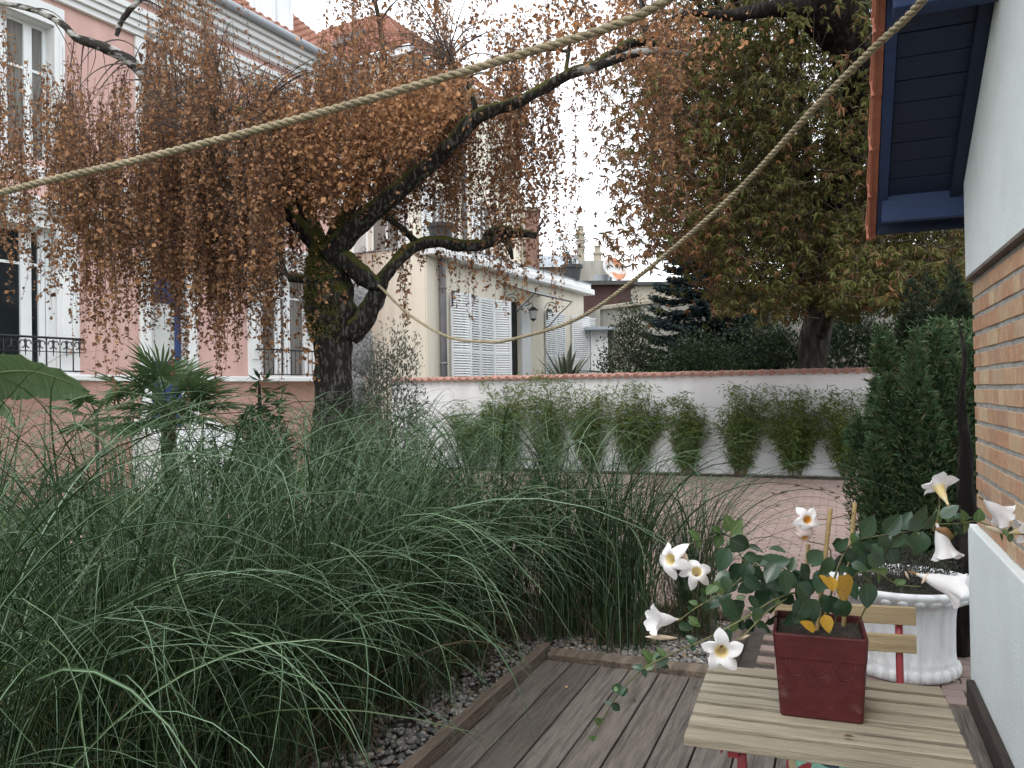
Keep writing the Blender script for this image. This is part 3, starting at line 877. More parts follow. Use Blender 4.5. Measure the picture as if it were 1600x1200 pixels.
# ================================================================== PINK HOUSE ON THE LEFT
FA = R(28.2)
A0 = P(50, 622, 11.6)
pink = empty('pink_house', (A0.x, A0.y, 0), R(90) - FA, 'tall pink rendered house with white mouldings behind the brown weeping tree', 'house')
E = 7.04
W_L = (-1.05, 0.37, 1.78, 3.95); W_D = (1.97, 2.72, 0.90, 3.93); W_R = (4.40, 5.85, 1.78, 3.95)
U_L = (-0.95, 0.36, 4.95, 7.0); U_D = (2.3, 3.3, 4.95, 7.0); U_R = (4.5, 5.7, 4.95, 7.0)
holes = [W_L, W_D, W_R, U_L, U_D, U_R]
wall_cells(MB(), -7, E, 1.74, 8.3, 0, 0.35, holes).build('front_wall', M['pink'], pink)
wall_cells(MB(), -7, E, -0.17, 1.738, -0.04, 0.35, [W_D]).build('plinth_wall', M['pink_low'], pink)
MB().box(E - 0.35, E - 0.001, 0.351, 8, -0.17, 8.3).build('end_wall', M['pink'], pink)
box('room_back', M['tar'], pink, -6.9, E - 0.4, 1.6, 1.65, 0.5, 8.2)
box('plinth_ledge', M['stone_white'], pink, -7, 1.72, -0.09, -0.041, 1.70, 1.80, 0.008)
box('plinth_ledge', M['stone_white'], pink, 2.95, E + 0.03, -0.09, -0.041, 1.70, 1.80, 0.008)


def moulding(name, x0, x1, z0, z1, out, steps=4):
    m_ = MB(); 
    for i in range(steps):
        a_, b_ = z0 + (z1 - z0) * i / steps, z0 + (z1 - z0) * (i + 1) / steps
        o_ = out * [0.35, 0.6, 0.8, 1.0][min(i, 3)]
        m_.box(x0, x1, -o_, -0.001, a_, b_ - 0.004)
    return m_.build(name, M['stone_white'], pink, bevel=0.004)


moulding('cornice', -7, E + 0.1, 4.06, 4.36, 0.20)
moulding('string_course', -7, E + 0.06, 4.66, 4.84, 0.12, 2)
moulding('upper_cornice', -7, E + 0.1, 7.40, 7.80, 0.22)
moulding('eaves_cornice', -7, E + 0.2, 8.02, 8.46, 0.36)


def surround(x0, x1, z0, z1, w=0.22, proud=0.05, head=0.3):
    s_ = MB()
    for a_, b_ in ((x0 - w, x0), (x1, x1 + w)):
        s_.box(a_, b_, -proud, -0.001, z0, z1 + head)
        s_.box(a_ + 0.07, b_ - 0.07, -proud - 0.02, -proud - 0.001, z0 + 0.35, z1 - 0.1)
    s_.box(x0, x1, -proud - 0.002, -0.001, z1, z1 + head)
    s_.box(x0, x1, 0.0, 0.22, z1 - 0.01, z1 - 0.001)
    for xx in (x0, x1):
        s_.box(xx - 0.006 if xx == x1 else xx, xx if xx == x1 else xx + 0.006, 0.001, 0.2, z0, z1 - 0.011)
    return s_.build('window_surround', M['stone_white'], pink, bevel=0.004)


for h, w in ((W_L, 0.34), (W_R, 0.30), (U_L, 0.16), (U_D, 0.2), (U_R, 0.2)):
    surround(*h, w=w)
surround(W_D[0], W_D[1], W_D[2], W_D[3], w=0.2, head=0.12)
window(pink, *W_L, 0.16, [(-0.55, -0.42), (-0.06, 0.10), (0.205, 0.30)], 3.42)
window(pink, *W_R, 0.16, [(4.55, 4.66), (4.98, 5.14), (5.24, 5.40)], 3.42, pane=M['curtain'])
window(pink, *U_L, 0.16, [(-0.36, -0.22), (0.02, 0.14)], 6.3, pane=M['curtain'])
window(pink, *U_D, 0.16, [(2.74, 2.86)], 6.3)
window(pink, *U_R, 0.16, [(5.04, 5.16)], 6.3)
dr = MB(); x0, x1, z0, z1 = W_D
dr.box(x0 + 0.01, x0 + 0.10, 0.14, 0.20, z0, z1 - 0.01); dr.box(x1 - 0.13, x1 - 0.01, 0.14, 0.20, z0, z1 - 0.01)
dr.box(x0 + 0.10, x1 - 0.13, 0.14, 0.20, z1 - 0.10, z1 - 0.01); dr.box(x0 + 0.10, x1 - 0.13, 0.14, 0.20, 3.05, 3.50); dr.box(x0 + 0.10, x1 - 0.13, 0.14, 0.20, z0, 2.05)
dr.box(x0 + 0.16, x1 - 0.19, 0.12, 0.139, 3.13, 3.42)
door = dr.build('door', M['blue_door'], pink, bevel=0.006)
MB().box(x0 + 0.10, x1 - 0.13, 0.165, 0.18, 2.051, 3.049).build('door_pane', M['door_glass'], door)
MB().box(x0 + 0.10, x1 - 0.13, 0.165, 0.18, 3.501, z1 - 0.101).build('transom_pane', M['glass'], door)
MB().tube([(x1 - 0.10, 0.13, 2.0), (x1 - 0.10, 0.08, 2.0), (x1 - 0.10, 0.08, 2.14), (x1 - 0.10, 0.13, 2.14)], 0.010, 6).build('handle', M['iron'], door)
railing(pink, -1.15, 0.62, 1.84, 2.32, -0.28, 0.20)
railing(pink, 4.25, 6.05, 1.84, 2.32, -0.28, 0.12, orn=False)
box('balcony_slab', M['stone_white'], pink, -1.25, 0.70, -0.32, -0.092, 1.705, 1.79, 0.01)
box('balcony_slab', M['stone_white'], pink, 4.2, 6.1, -0.32, -0.092, 1.705, 1.79, 0.01)
for (a_, b_) in ((1.73, 1.93), (3.55, 3.75), (E - 0.3, E - 0.02)):
    box('pilaster', M['stone_white'], pink, a_, b_, -0.05, -0.001, 4.85, 7.39, 0.006)
for s_, z_ in ((1.42, 3.86), (3.75, 3.86)):
    lt = MB()
    lt.tube([(s_, -0.0, z_ - 0.45), (s_, -0.12, z_ - 0.38), (s_, -0.26, z_ - 0.15), (s_, -0.28, z_ + 0.02), (s_, -0.22, z_ + 0.1)], 0.012, 6)
    lt.box(s_ - 0.10, s_ + 0.10, -0.34, -0.14, z_ + 0.10, z_ + 0.125)
    lt.lathe([(0.02, 0.0), (0.06, 0.02), (0.085, 0.22), (0.11, 0.24), (0.05, 0.31), (0.012, 0.35)], 6, (s_, -0.24, z_ + 0.126))
    lt.build('wall_lantern', M['iron'], pink)
gut = MB()
gut.tube([(-7, -0.44, 8.50), (E + 0.35, -0.44, 8.50)], 0.075, 10)
gut.build('gutter', M['zinc'], pink, smooth=True)
box('eaves_soffit', M['stone_white'], pink, -7, E + 0.3, -0.38, 0.5, 8.462, 8.50)
RZ = 12.2
tile_roof(pink, 'roof', [(-7, -0.40, 8.50), (E + 0.35, -0.40, 8.50), (E - 2.4, 3.2, RZ), (-7, 3.2, RZ)], 40)
tile_roof(pink, 'roof_hip', [(E + 0.35, -0.40, 8.50), (E + 0.35, 7.5, 8.50), (E - 2.4, 4.2, RZ), (E - 2.4, 3.2, RZ)], 40)
dm = MB().box(4.26, 5.38, -0.06, 2.2, 8.56, 11.2).build('dormer', M['paint_white'], pink)
window(dm, 4.34, 5.30, 8.80, 11.0, -0.135, [(4.78, 4.80), (4.86, 4.88)], None, pane=M['paint_white'])
tile_roof(pink, 'dormer_roof', [(4.1, -0.3, 11.2), (5.54, -0.3, 11.2), (4.83, 0.4, 11.9), (4.81, 0.4, 11.9)], 8)
# white steps to the blue door
steps = empty('entrance_steps', pink.matrix_world @ Vector((2.35, 0, -0.17)), R(90) - FA, 'white entrance steps with low cheek walls below the blue door', 'steps')
for i in range(5):
    box('step', M['stone_white'], steps, -0.62, 0.62, -1.65 + i * 0.3, -1.35 + i * 0.3 if i < 4 else -0.05, 0, 0.213 * (i + 1), 0.008)
for sx in (-0.78, 0.63):
    MB().prism([(-1.8, 0.0), (-1.8, 0.60), (-1.5, 0.62), (-0.05, 1.25), (-0.05, 0)], 'x', sx, sx + 0.15).build('cheek_wall', M['stone_white'], steps, bevel=0.01)

# ================================================================== CREAM HOUSE BEHIND THE WALL
C0 = P(666, 613, 18.5)
cream = empty('cream_house', (C0.x, C0.y, 0), R(90) - FA, 'cream house with white louvred shutters, glass canopy and flat terrace roof', 'house')
CL = 9.35
S1 = (1.66, 3.10, 1.2, 3.88); D1 = (4.0, 4.75, 1.2, 3.95); S2 = (6.45, 7.75, 1.3, 3.85)
wall_cells(MB(), 0, CL, -0.17, 4.62, 0, 0.3, [S1, D1, S2]).build('side_wall', M['cream'], cream)
MB().box(0.0, 0.3, 0.301, 6.5, -0.17, 4.72).build('front_wall', M['cream'], cream)
MB().box(CL - 0.3, CL, 0.301, 6.5, -0.17, 4.62).build('end_wall', M['cream'], cream)
box('corner_strip', M['cream'], cream, 0.02, 0.32, -0.03, -0.001, -0.17, 4.60, 0.005)
box('terrace_slab', M['stone_white'], cream, -0.06, CL + 0.28, -0.30, 0.2, 4.622, 4.80, 0.02)
box('terrace_parapet', M['stone_white'], cream, 0.02, CL + 0.2, -0.2, 0.1, 4.803, 4.98, 0.02)
box('terrace_floor', M['beige'], cream, 0.02, CL - 0.02, 0.201, 6.4, 4.73, 4.80)
box('parapet_cap', M['zinc'], cream, -0.02, CL + 0.24, -0.22, 0.12, 4.984, 5.0)
box('front_cap', M['zinc'], cream, -0.04, 0.30, 0.21, 6.45, 4.84, 4.87)
box('front_parapet', M['cream'], cream, 0.0, 0.26, 0.205, 6.45, 4.721, 4.838)
dp = MB(); dp.tube([(0.62, -0.08, 4.60), (0.62, -0.09, 4.4), (0.62, -0.09, -0.1)], 0.085, 10)
for z in (3.9, 2.1): dp.tube([(0.62, -0.09, z), (0.62, -0.09, z + 0.06)], 0.095, 10)
dp.build('downpipe', M['grey_paint'], cream, smooth=True)
window(cream, S1[0], S1[1], S1[2], S1[3], 0.12, [(2.30, 2.44)], None)
window(cream, S2[0], S2[1], S2[2], S2[3], 0.12, [(7.05, 7.15)], None)
TR = lambda x, rz: Matrix.Translation((x, -0.035, 0)) @ Matrix.Rotation(rz, 4, 'Z')
shutter(cream, 0.70, S1[2], S1[3], TR(1.02, R(-14)))
shutter(cream, 0.70, S1[2], S1[3], TR(1.70, R(0)))
shutter(cream, 0.72, S1[2], S1[3], TR(2.41, R(0)))
shutter(cream, 0.56, S1[2], S1[3], TR(3.13, R(-28)))
shutter(cream, 0.70, S2[2], S2[3], TR(6.30, R(0)))
shutter(cream, 0.70, S2[2], S2[3], TR(7.02, R(0)))
shutter(cream, 0.80, S2[2] - 0.1, S2[3], TR(8.25, R(-22)))
shutter(cream, 0.80, S2[2] - 0.1, S2[3], TR(8.98, R(-22)))
for x in (1.02, 1.72, 6.32):
    br = MB()
    br.box(x, x + 0.34, -0.10, -0.085, S1[3] - 0.04, S1[3] + 0.03); br.box(x, x + 0.05, -0.10, -0.085, S1[3] - 0.3, S1[3] + 0.03)
    br.build('shutter_bracket', M['iron'], cream)
dd = MB(); dd.box(D1[0], D1[0] + 0.14, 0.10, 0.17, D1[2], D1[3]); dd.box(D1[1] - 0.34, D1[1], 0.10, 0.17, D1[2], D1[3]); dd.box(D1[0] + 0.14, D1[1] - 0.34, 0.10, 0.17, D1[3] - 0.2, D1[3]); dd.box(D1[0] + 0.14, D1[1] - 0.34, 0.10, 0.17, D1[2], D1[2] + 0.7)
d2 = dd.build('door', M['iron'], cream, bevel=0.005)
MB().box(D1[0] + 0.14, D1[1] - 0.34, 0.13, 0.14, D1[2] + 0.701, D1[3] - 0.201).build('door_pane', M['curtain'], d2)
box('door_jamb', M['paint_white'], cream, D1[1] + 0.001, D1[1] + 0.55, -0.05, -0.001, 1.1, 3.95)
can = MB()
zc = 4.02
for x in (3.75, 4.35, 4.95, 5.55, 6.2):
    can.tube([(x, -0.02, zc + 0.36), (x, -0.98, zc + 0.02)], 0.016, 5)
can.tube([(3.75, -0.98, zc + 0.02), (6.2, -0.98, zc + 0.02)], 0.02, 5); can.tube([(3.75, -0.02, zc + 0.36), (6.2, -0.02, zc + 0.36)], 0.016, 5)
for x in (3.75, 6.2):
    can.tube([(x, -0.02, zc - 0.75), (x, -0.25, zc - 0.62), (x, -0.55, zc - 0.32), (x, -0.95, zc)], 0.016, 5)
    can.tube([(x, -0.30 + 0.22 * math.cos(t) * (1 - t / 14), zc - 0.12 + 0.2 * math.sin(t) * (1 - t / 14)) for t in np.linspace(0, 10, 26)], 0.011, 4)
cano = can.build('canopy', M['iron'], cream, smooth=True)
gp = MB()
for i, x in enumerate((3.77, 4.37, 4.97, 5.57)):
    gp.add([(x, -0.03, zc + 0.385), (x + 0.57, -0.03, zc + 0.385), (x + 0.57, -1.0, zc + 0.045), (x, -1.0, zc + 0.045), (x, -0.03, zc + 0.375), (x + 0.57, -0.03, zc + 0.375), (x + 0.57, -1.0, zc + 0.035), (x, -1.0, zc + 0.035)],
           [(0, 1, 2, 3), (7, 6, 5, 4), (0, 3, 7, 4), (1, 5, 6, 2), (3, 2, 6, 7), (0, 4, 5, 1)])
gp.build('canopy_pane', M['canopy_glass'], cano)
ln = MB(); lx, lz = 4.98, 3.45
ln.tube([(lx, -0.05, lz + 0.42), (lx, -0.26, lz + 0.50), (lx, -0.30, lz + 0.40)], 0.014, 5)
ln.lathe([(0.0, 0.40), (0.05, 0.38), (0.15, 0.30), (0.16, 0.285), (0.12, 0.28), (0.09, 0.03), (0.04, 0.0), (0.0, -0.05)], 6, (lx, -0.30, lz))
lan = ln.build('wall_lantern', M['iron'], cream)
MB().lathe([(0.126, 0.27), (0.098, 0.05)], 6, (lx, -0.30, lz)).build('lantern_pane', M['door_glass'], lan)
# stair with railing in front of the right-hand shutters
st = MB()
for i in range(5): st.box(5.1 + i * 0.24, 5.34 + i * 0.24, -1.4, -0.05, -0.17, 1.1 - i * 0.22)
st.build('side_steps', M['concrete'], cream)
rl = MB()
rl.tube([(4.9, -1.4, 2.0), (5.2, -1.4, 2.0), (6.5, -1.4, 0.8)], 0.024, 6)
for i in range(10): rl.tube([(5.2 + i * 0.14, -1.4, 2.0 - i * 0.129), (5.2 + i * 0.14, -1.4, 0.9 - i * 0.129)], 0.012, 5)
rl.tube([(5.2, -1.4, 2.0), (7.3, -1.4, 2.0)], 0.02, 5)
for i in range(14): rl.tube([(5.2 + i * 0.15, -1.4, 2.0), (5.2 + i * 0.15, -1.4, 1.2)], 0.010, 5)
rl.build('railing', M['iron'], cream)
# upper storeys
UB = (2.5, 2.2)
uh = [(0.35, 1.35, 4.95, 7.6)]
UPM = Matrix.Translation((UB[0], UB[1], 0)) @ Matrix.Rotation(R(90), 4, 'Z')
wl_ = wall_cells(MB(), 0, 7, 4.81, 10.6, -0.3, 0, uh).build('upper_front_wall', M['cream'], cream); wl_.matrix_local = UPM @ Matrix.Scale(1, 4)
uw = window(cream, 0.35, 1.35, 4.95, 7.6, -0.17, [(0.80, 0.88)], None, pane=M['curtain']); uw.matrix_local = UPM @ Matrix.Translation((0, 0, 0)) 
shutter(cream, 0.55, 4.95, 7.6, UPM @ Matrix.Translation((1.38, 0.04, 0)))
shutter(cream, 0.33, 4.95, 7.6, UPM @ Matrix.Translation((0.01, 0.04, 0)))
rh = [(3.6, 4.5, 5.0, 7.4), (6.3, 7.2, 5.0, 7.4)]
wall_cells(MB(), UB[0] + 0.3, 9.1, 4.81, 10.6, UB[1], UB[1] + 0.3, rh).build('upper_side_wall', M['cream'], cream)
for h in rh:
    window(cream, *h, UB[1] + 0.1, [((h[0] + h[1]) / 2 - 0.04, (h[0] + h[1]) / 2 + 0.04)], None, pane=M['curtain'])
    shutter(cream, 0.5, h[2], h[3], Matrix.Translation((h[0] - 0.52, UB[1] - 0.01, 0)))
    shutter(cream, 0.5, h[2], h[3], Matrix.Translation((h[1] + 0.02, UB[1] - 0.01, 0)))
box('end_pier', M['beige'], cream, 9.101, 9.35, UB[1] - 0.05, UB[1] + 0.3, 4.81, 8.2)
dp = MB(); dp.tube([(5.3, UB[1] - 0.08, 10.5), (5.3, UB[1] - 0.08, 4.85)], 0.07, 8)
dp.build('downpipe', M['grey_paint'], cream, smooth=True)
box('upper_cornice', M['stone_white'], cream, UB[0] - 0.25, 9.3, UB[1] - 0.25, UB[1] + 7, 10.601, 10.8)
tile_roof(cream, 'roof', [(UB[0] - 0.3, UB[1] + 7, 10.80), (UB[0] - 0.3, UB[1] - 0.3, 10.80), (UB[0] + 2.4, UB[1] + 2.6, 13.4), (UB[0] + 2.4, UB[1] + 5, 13.4)], 28)
tile_roof(cream, 'roof_side', [(UB[0] - 0.3, UB[1] - 0.3, 10.80), (9.3, UB[1] - 0.3, 10.80), (7.0, UB[1] + 2.6, 13.4), (UB[0] + 2.4, UB[1] + 2.6, 13.4)], 28)
sk = MB().box(-0.35, 0.35, -0.5, 0.5, 0, 0.12).build('skylight', M['planter_dark'], cream)
sk.matrix_local = Matrix.Translation((UB[0] + 0.7, UB[1] + 2.6, 11.85)) @ Matrix.Rotation(R(-45), 4, 'Y')

# dark planters on the terrace
def terrace_planter(loc, w, label):
    t = empty('terrace_planter', loc, R(90) - FA, label, 'planter', 'dark planters on the terrace edge')
    MB().lathe([(0.0, 0.0), (w * 0.36, 0.0), (w * 0.44, w * 0.5), (w * 0.5, w * 0.52), (w * 0.52, w * 0.66), (w * 0.46, w * 0.66), (w * 0.44, w * 0.58), (0, w * 0.57)], 16).build('bowl', M['planter_dark'], t, smooth=False)
    return t


CM = cream.matrix_world
terrace_planter(CM @ Vector((0.62, -0.05, 5.0)), 0.66, 'dark grey bowl planter on the terrace edge above the downpipe')
tp2 = CM @ Vector((8.3, -0.05, 5.0))
terrace_planter(tp2, 0.72, 'dark bowl planter holding a wispy shrub near the right end of the terrace')

# ================================================================== FARTHER BUILDINGS
def block(name, label, cat, px0, px1, Y, ztop_py, rz=0.0, depth=4.0, m=None, base=-0.17):
    a_, b_ = P(px0, 600, Y), P(px1, 600, Y)
    zt = P((px0 + px1) / 2, ztop_py, Y).z
    t = empty(name, (a_.x, Y, 0), rz, label, cat)
    box('wall', m, t, 0, (b_.x - a_.x) / math.cos(rz), 0, depth, base, zt)
    return t, (b_.x - a_.x) / math.cos(rz), zt


t, w, z = block('distant_house', 'distant beige house with a blue grey zinc roof beyond the terrace', 'house', 838, 940, 42, 418, 0, 6, M['beige'])
MB().prism([(-0.3, z), (0.6, z + 0.75), (5.0, z + 0.8), (6.2, z)], 'x', -0.2, w * 0.74).build('roof', M['zinc'], t)
box('parapet_block', M['concrete'], t, w * 0.66, w + 0.4, -1.2, -0.05, -0.17, z + 0.15)
for fx, zz in ((0.72, 2.1), (0.95, 0.9)):
    c = MB(); c.lathe([(0.20, 0), (0.20, zz - 0.5), (0.26, zz - 0.48), (0.26, zz - 0.38), (0.15, zz - 0.36), (0.15, zz - 0.1), (0.22, zz - 0.08), (0.0, zz)], 10, (w * fx, 0.2 if fx < 0.9 else -0.6, z + 0.15))
    c.build('chimney', M['beige'], t)
t, w, z = block('brick_gable_house', 'narrow red brick house end just right of the cream house', 'house', 806, 846, 36, 330, 0, 6, M['old_brick'])
box('cap', M['concrete'], t, -0.1, w + 0.1, -0.1, 6.1, z + 0.002, z + 0.18)
t, w, z = block('maroon_shed', 'dark maroon clad shed with a flat felt roof', 'shed', 905, 988, 31, 446, 0, 5, M['maroon'])
box('roof', M['tar'], t, -0.2, w + 0.25, -0.25, 5, z + 0.002, z + 0.16)
MB().prism([(w, 0.0), (w + 1.3, 0.0), (w + 1.3, z - 1.8), (w, z - 0.3)], 'y', 0.0, 4).build('lean_to', M['concrete'], t)
dz = P(962, 425, 30.5)
dsh = empty('satellite_dish', (dz.x, 32.0, z + 0.162), 0, 'white rust stained satellite dish on the maroon shed roof', 'dish')
MB().tube([(0, 0, 0), (0, 0, 0.55)], 0.05, 8).build('mast', M['zinc'], dsh)
d_ = MB().lathe([(0.0, 0.0), (0.25, 0.03), (0.42, 0.09), (0.54, 0.17), (0.53, 0.20), (0.40, 0.12), (0.25, 0.06), (0.0, 0.03)], 24).build('reflector', M['dish'], dsh, smooth=True)
d_.matrix_local = Matrix.Translation((0.05, -0.12, 0.52)) @ Matrix.Rotation(R(62), 4, 'X') @ Matrix.Rotation(R(25), 4, 'Y')
MB().lathe([(0.30, 0), (0.33, 0.35), (0.0, 0.36)], 16, (-0.35, 0.3, 0.05)).build('vent_drum', M['zinc'], dsh)
g0, g1 = P(934, 484, 27.0), P(1150, 455, 22.8)
ang = math.atan2(g1.y - g0.y, g1.x - g0.x)
t = empty('boundary_wall', (g0.x, g0.y, 0), ang, 'high stained grey concrete wall behind the tall shrub', 'wall')
wlen = (g1 - g0).length + 9
box('wall_body', M['concrete'], t, 0, wlen, 0, 0.3, -0.17, 4.12)
box('coping', M['beige'], t, -0.15, wlen, -0.08, 0.38, 4.122, 4.26, 0.02)
t, w, z = block('white_outbuilding', 'small white outbuilding beside the right shutters', 'shed', 924, 951, 26.2, 516, 0, 0.6, M['stone_white'])
box('roof', M['zinc'], t, -0.2, w + 0.2, -0.3, 0.7, z + 0.002, z + 0.10)
box('stone_pier', M['concrete'], t, 0.02, 0.40, 0.62, 0.9, -0.17, z + 0.75)
t, w, z = block('far_beige_house', 'beige house wall showing behind the blue spruce', 'house', 985, 1060, 34, 446, 0, 5, M['beige'])
box('roof', M['tar'], t, -0.15, w + 0.15, -0.2, 5, z + 0.002, z + 0.14)
t, w, z = block('far_white_house', 'pale house wall glimpsed under the chestnut beside the conifer', 'house', 1370, 1560, 34, 455, 0, 5, M['stone_white'])
box('roof', M['zinc'], t, -0.2, w + 0.2, -0.3, 5, z + 0.002, z + 0.2)

# ================================================================== TABLE, CHAIR, POT
TZ = 0.71
fl, frr, bl_, br_ = G(1061, 1157, TZ), G(1509, 1200, TZ), G(1113, 1036, TZ), G(1481, 1068, TZ)
tcen = (fl + frr + bl_ + br_) / 4
tx = ((frr - fl) + (br_ - bl_)).normalized()
ty = ((bl_ - fl) + (br_ - frr)).normalized()
TA = 0.45 * math.atan2(tx.y, tx.x) + 0.55 * math.atan2(-ty.x, ty.y)
TW, TD = 1.0 * ((frr - fl).length + (br_ - bl_).length) / 2, ((bl_ - fl).length + (br_ - frr).length) / 2
table = empty('folding_table', (tcen.x, tcen.y, 0), TA, 'small folding slatted wooden table with red steel legs on the deck', 'table')
NS = 7
pitch = TD / NS
for i in range(NS):
    y0 = -TD / 2 + i * pitch
    MB().box(-TW / 2, TW / 2, y0, y0 + pitch - 0.0215, TZ - 0.020, TZ).build('slat', M['slat'], table, bevel=0.0016)
for sx in (-0.19, 0.17):
    box('rail', M['red_steel'], table, sx, sx + 0.022, -TD / 2 + 0.03, TD / 2 - 0.03, TZ - 0.045, TZ - 0.0215)
for sx in (-0.175, 0.178):
    for sg in (-1, 1):
        MB().tube([(sx + 0.012 * sg, -sg * (TD / 2 - 0.05), TZ - 0.04), (sx + 0.012 * sg, 0, TZ * 0.49), (sx + 0.012 * sg, sg * (TD / 2 + 0.0), 0.003)], 0.010, 8).build('leg', M['red_steel'], table, smooth=True)
MB().tube([(-0.165, TD / 2 - 0.01, 0.03), (0.165, TD / 2 - 0.01, 0.03)], 0.007, 6).build('crossbar', M['red_steel'], table)
MB().tube([(-0.165, -TD / 2 + 0.01, 0.03), (0.165, -TD / 2 + 0.01, 0.03)], 0.007, 6).build('crossbar', M['red_steel'], table)
MB().tube([(-0.205, -TD / 2 + 0.055, TZ - 0.022), (-0.205, -TD / 2 + 0.055, TZ - 0.05)], [0.010, 0.001], 6).build('leg_stop', M['red_steel'], table)

# folding chair pushed under the table, its back towards the garden
cl, cr = P(1208, 935, 2.40), P(1430, 960, 2.30)
CA = math.atan2((cr - cl).y, (cr - cl).x)
cm = (cl + cr) / 2
CW = (cr - cl).length
chair = empty('folding_chair', (cm.x, cm.y, 0), CA, 'folding chair with two wooden back slats and red steel frame behind the table', 'chair')
ch_top = P(1430, 948, 2.30).z
for z in (ch_top - 0.052, ch_top - 0.132):
    MB().box(-CW / 2, CW / 2, -0.012, 0.004, z, z + 0.051).build('back_slat', M['chair_slat'], chair, bevel=0.003, seg=2)
for sx in (-CW / 2 + 0.035, CW / 2 - 0.042):
    MB().tube([(sx, 0.012, ch_top - 0.02), (sx, 0.008, ch_top - 0.2), (sx, -0.02, 0.44), (sx, -0.36, 0.003)], [0.0105, 0.0105, 0.010, 0.010], 8).build('back_leg', M['red_steel'], chair, smooth=True)
    MB().tube([(sx * 0.9, -0.34, 0.43), (sx * 0.9, 0.13, 0.003)], 0.010, 8).build('front_leg', M['red_steel'], chair, smooth=True)
for i in range(5):
    MB().box(-CW / 2 + 0.02, CW / 2 - 0.02, -0.38 + i * 0.072, -0.316 + i * 0.072, 0.432, 0.45).build('seat_slat', M['chair_slat'], chair, bevel=0.003)
cu = MB().box(-CW / 2 + 0.035, CW / 2 - 0.035, -0.375, -0.03, 0.452, 0.478).build('cushion', M['fabric'], None, bevel=0.01, seg=2)
cu.matrix_world = Matrix.Translation((cm.x, cm.y, 0)) @ Matrix.Rotation(CA, 4, 'Z')
tag(cu, 'flat floral cushion in mint and red on the folding chair seat', 'cushion')

# red pot
p1, p2 = G(1219, 1118, TZ), G(1350, 1133, TZ)
PAng = math.atan2((p2 - p1).y, (p2 - p1).x)
pd = Vector((-math.sin(PAng), math.cos(PAng), 0))
PB = (p2 - p1).length / 2
pc = (p1 + p2) / 2 + pd * PB
ptop = P(1357, 998, pc.y - 0.11).z
PHt = ptop - TZ
PT = PB * 1.15
pot = empty('flower_pot', (pc.x, pc.y, TZ + 0.001), PAng, 'square dark red flower pot with embossed swags on the slatted table', 'pot')


def sq(mb, rings, r=0.14):
    """square section with rounded corners; rings = (half width, z)"""
    n0 = len(mb.v)
    prof = []
    for q in range(4):
        for k in range(5):
            a = q * math.pi / 2 + k * math.pi / 8
            sx_, sy_ = ((1, 1), (-1, 1), (-1, -1), (1, -1))[q]
            prof.append((sx_ * 0.90 + 0.10 * math.cos(a), sy_ * 0.90 + 0.10 * math.sin(a)))
    n = len(prof)
    vs = [(h * x, h * y, z) for h, z in rings for x, y in prof]
    fs = []
    for i in range(len(rings) - 1):
        for k in range(n):
            k2 = (k + 1) % n
            fs.append((i * n + k, i * n + k2, (i + 1) * n + k2, (i + 1) * n + k))
    fs.append(tuple(range(n))[::-1])
    return mb.add(vs, fs)


rim_h = PHt * 0.30
pb = sq(MB(), [(PB * 0.985, 0.0), (PB, 0.003), (PB * 1.09, PHt - rim_h - 0.004), (PB * 1.095, PHt - rim_h), (PB * 1.108, PHt - rim_h + 0.003), (PT * 0.995, PHt - 0.003), (PT * 0.985, PHt), (PT * 0.93, PHt), (PT * 0.92, PHt - 0.004), (PT * 0.88, PHt - 0.05)])
pb.build('body', M['red_pot'], pot)
sw = MB()
for sgn, axis in ((-1, 'f'), (1, 'b')):
    for i in range(3):
        cx = (-0.60 + i * 0.60) * PB
        pts = []
        for t in np.linspace(0, math.pi, 11):
            xx = cx + 0.235 * PB * math.cos(t)
            zz = PHt - rim_h - 0.004 - 0.034 * math.sin(t) ** 0.6
            hw = PB * (1 + 0.09 * zz / (PHt - rim_h)) + 0.0002
            pts.append((xx, sgn * hw, zz))
        sw.tube(pts, 0.0014, 5)
sw.build('embossed_swag', M['red_pot'], pot, smooth=True)
sq(MB(), [(PT * 0.90, PHt - 0.020), (PT * 0.895, PHt - 0.016), (0.001, PHt - 0.010)]).build('soil', M['soil'], pot)
SOIL = pot.matrix_world @ Vector((0, 0, PHt - 0.014))

# bamboo canes standing in the pot
def cane(px, py, Y, foot, label, rad=0.0050):
    top = P(px, py, Y); ft = pot.matrix_world @ Vector((foot[0], foot[1], PHt - 0.02))
    o = empty('plant_cane', ft, 0, label, 'cane')
    v = top - ft
    c = MB(); n = 5
    pts, rr = [], []
    for i in range(n):
        for k, q in ((0.0, 1.18), (0.04, 1.0), (0.96, 1.0)):
            pts.append(v * ((i + k) / n)); rr.append(rad * q)
    pts.append(v); rr.append(rad)
    c.tube(pts, rr, 9)
    c.build('cane', M['cane'], o, smooth=False)
    return o


YP = pc.y
cane(1298, 794, YP - 0.01, (-0.005, -0.01), 'bamboo cane standing in front in the red pot')
cane(1336, 785, YP + 0.05, (0.055, 0.05), 'bamboo cane at the right with a dry tendril tied to its top')
cane(1263, 850, YP + 0.06, (-0.03, 0.05), 'short brown bamboo cane under the pair of stacked flowers')

# ---------------------------------------------------------------- mandevilla in the pot
plant = empty('flowering_climber', SOIL, 0, 'sprawling climber with white trumpet flowers in the red pot', 'plant')
def loc(v): return v - SOIL
PY = pc.y


def vine(pts, r0=0.0022, r1=0.0014, m='vine', n=5):
    q = [P(a_, b_, c_) for a_, b_, c_ in pts]
    s_ = smooth_path([tuple(loc(v)) for v in q], n)
    VINE_PATHS.append(s_)
    MB().tube(s_, list(np.linspace(r0, r1, len(s_))), 6).build('stem', M[m], plant, smooth=True)


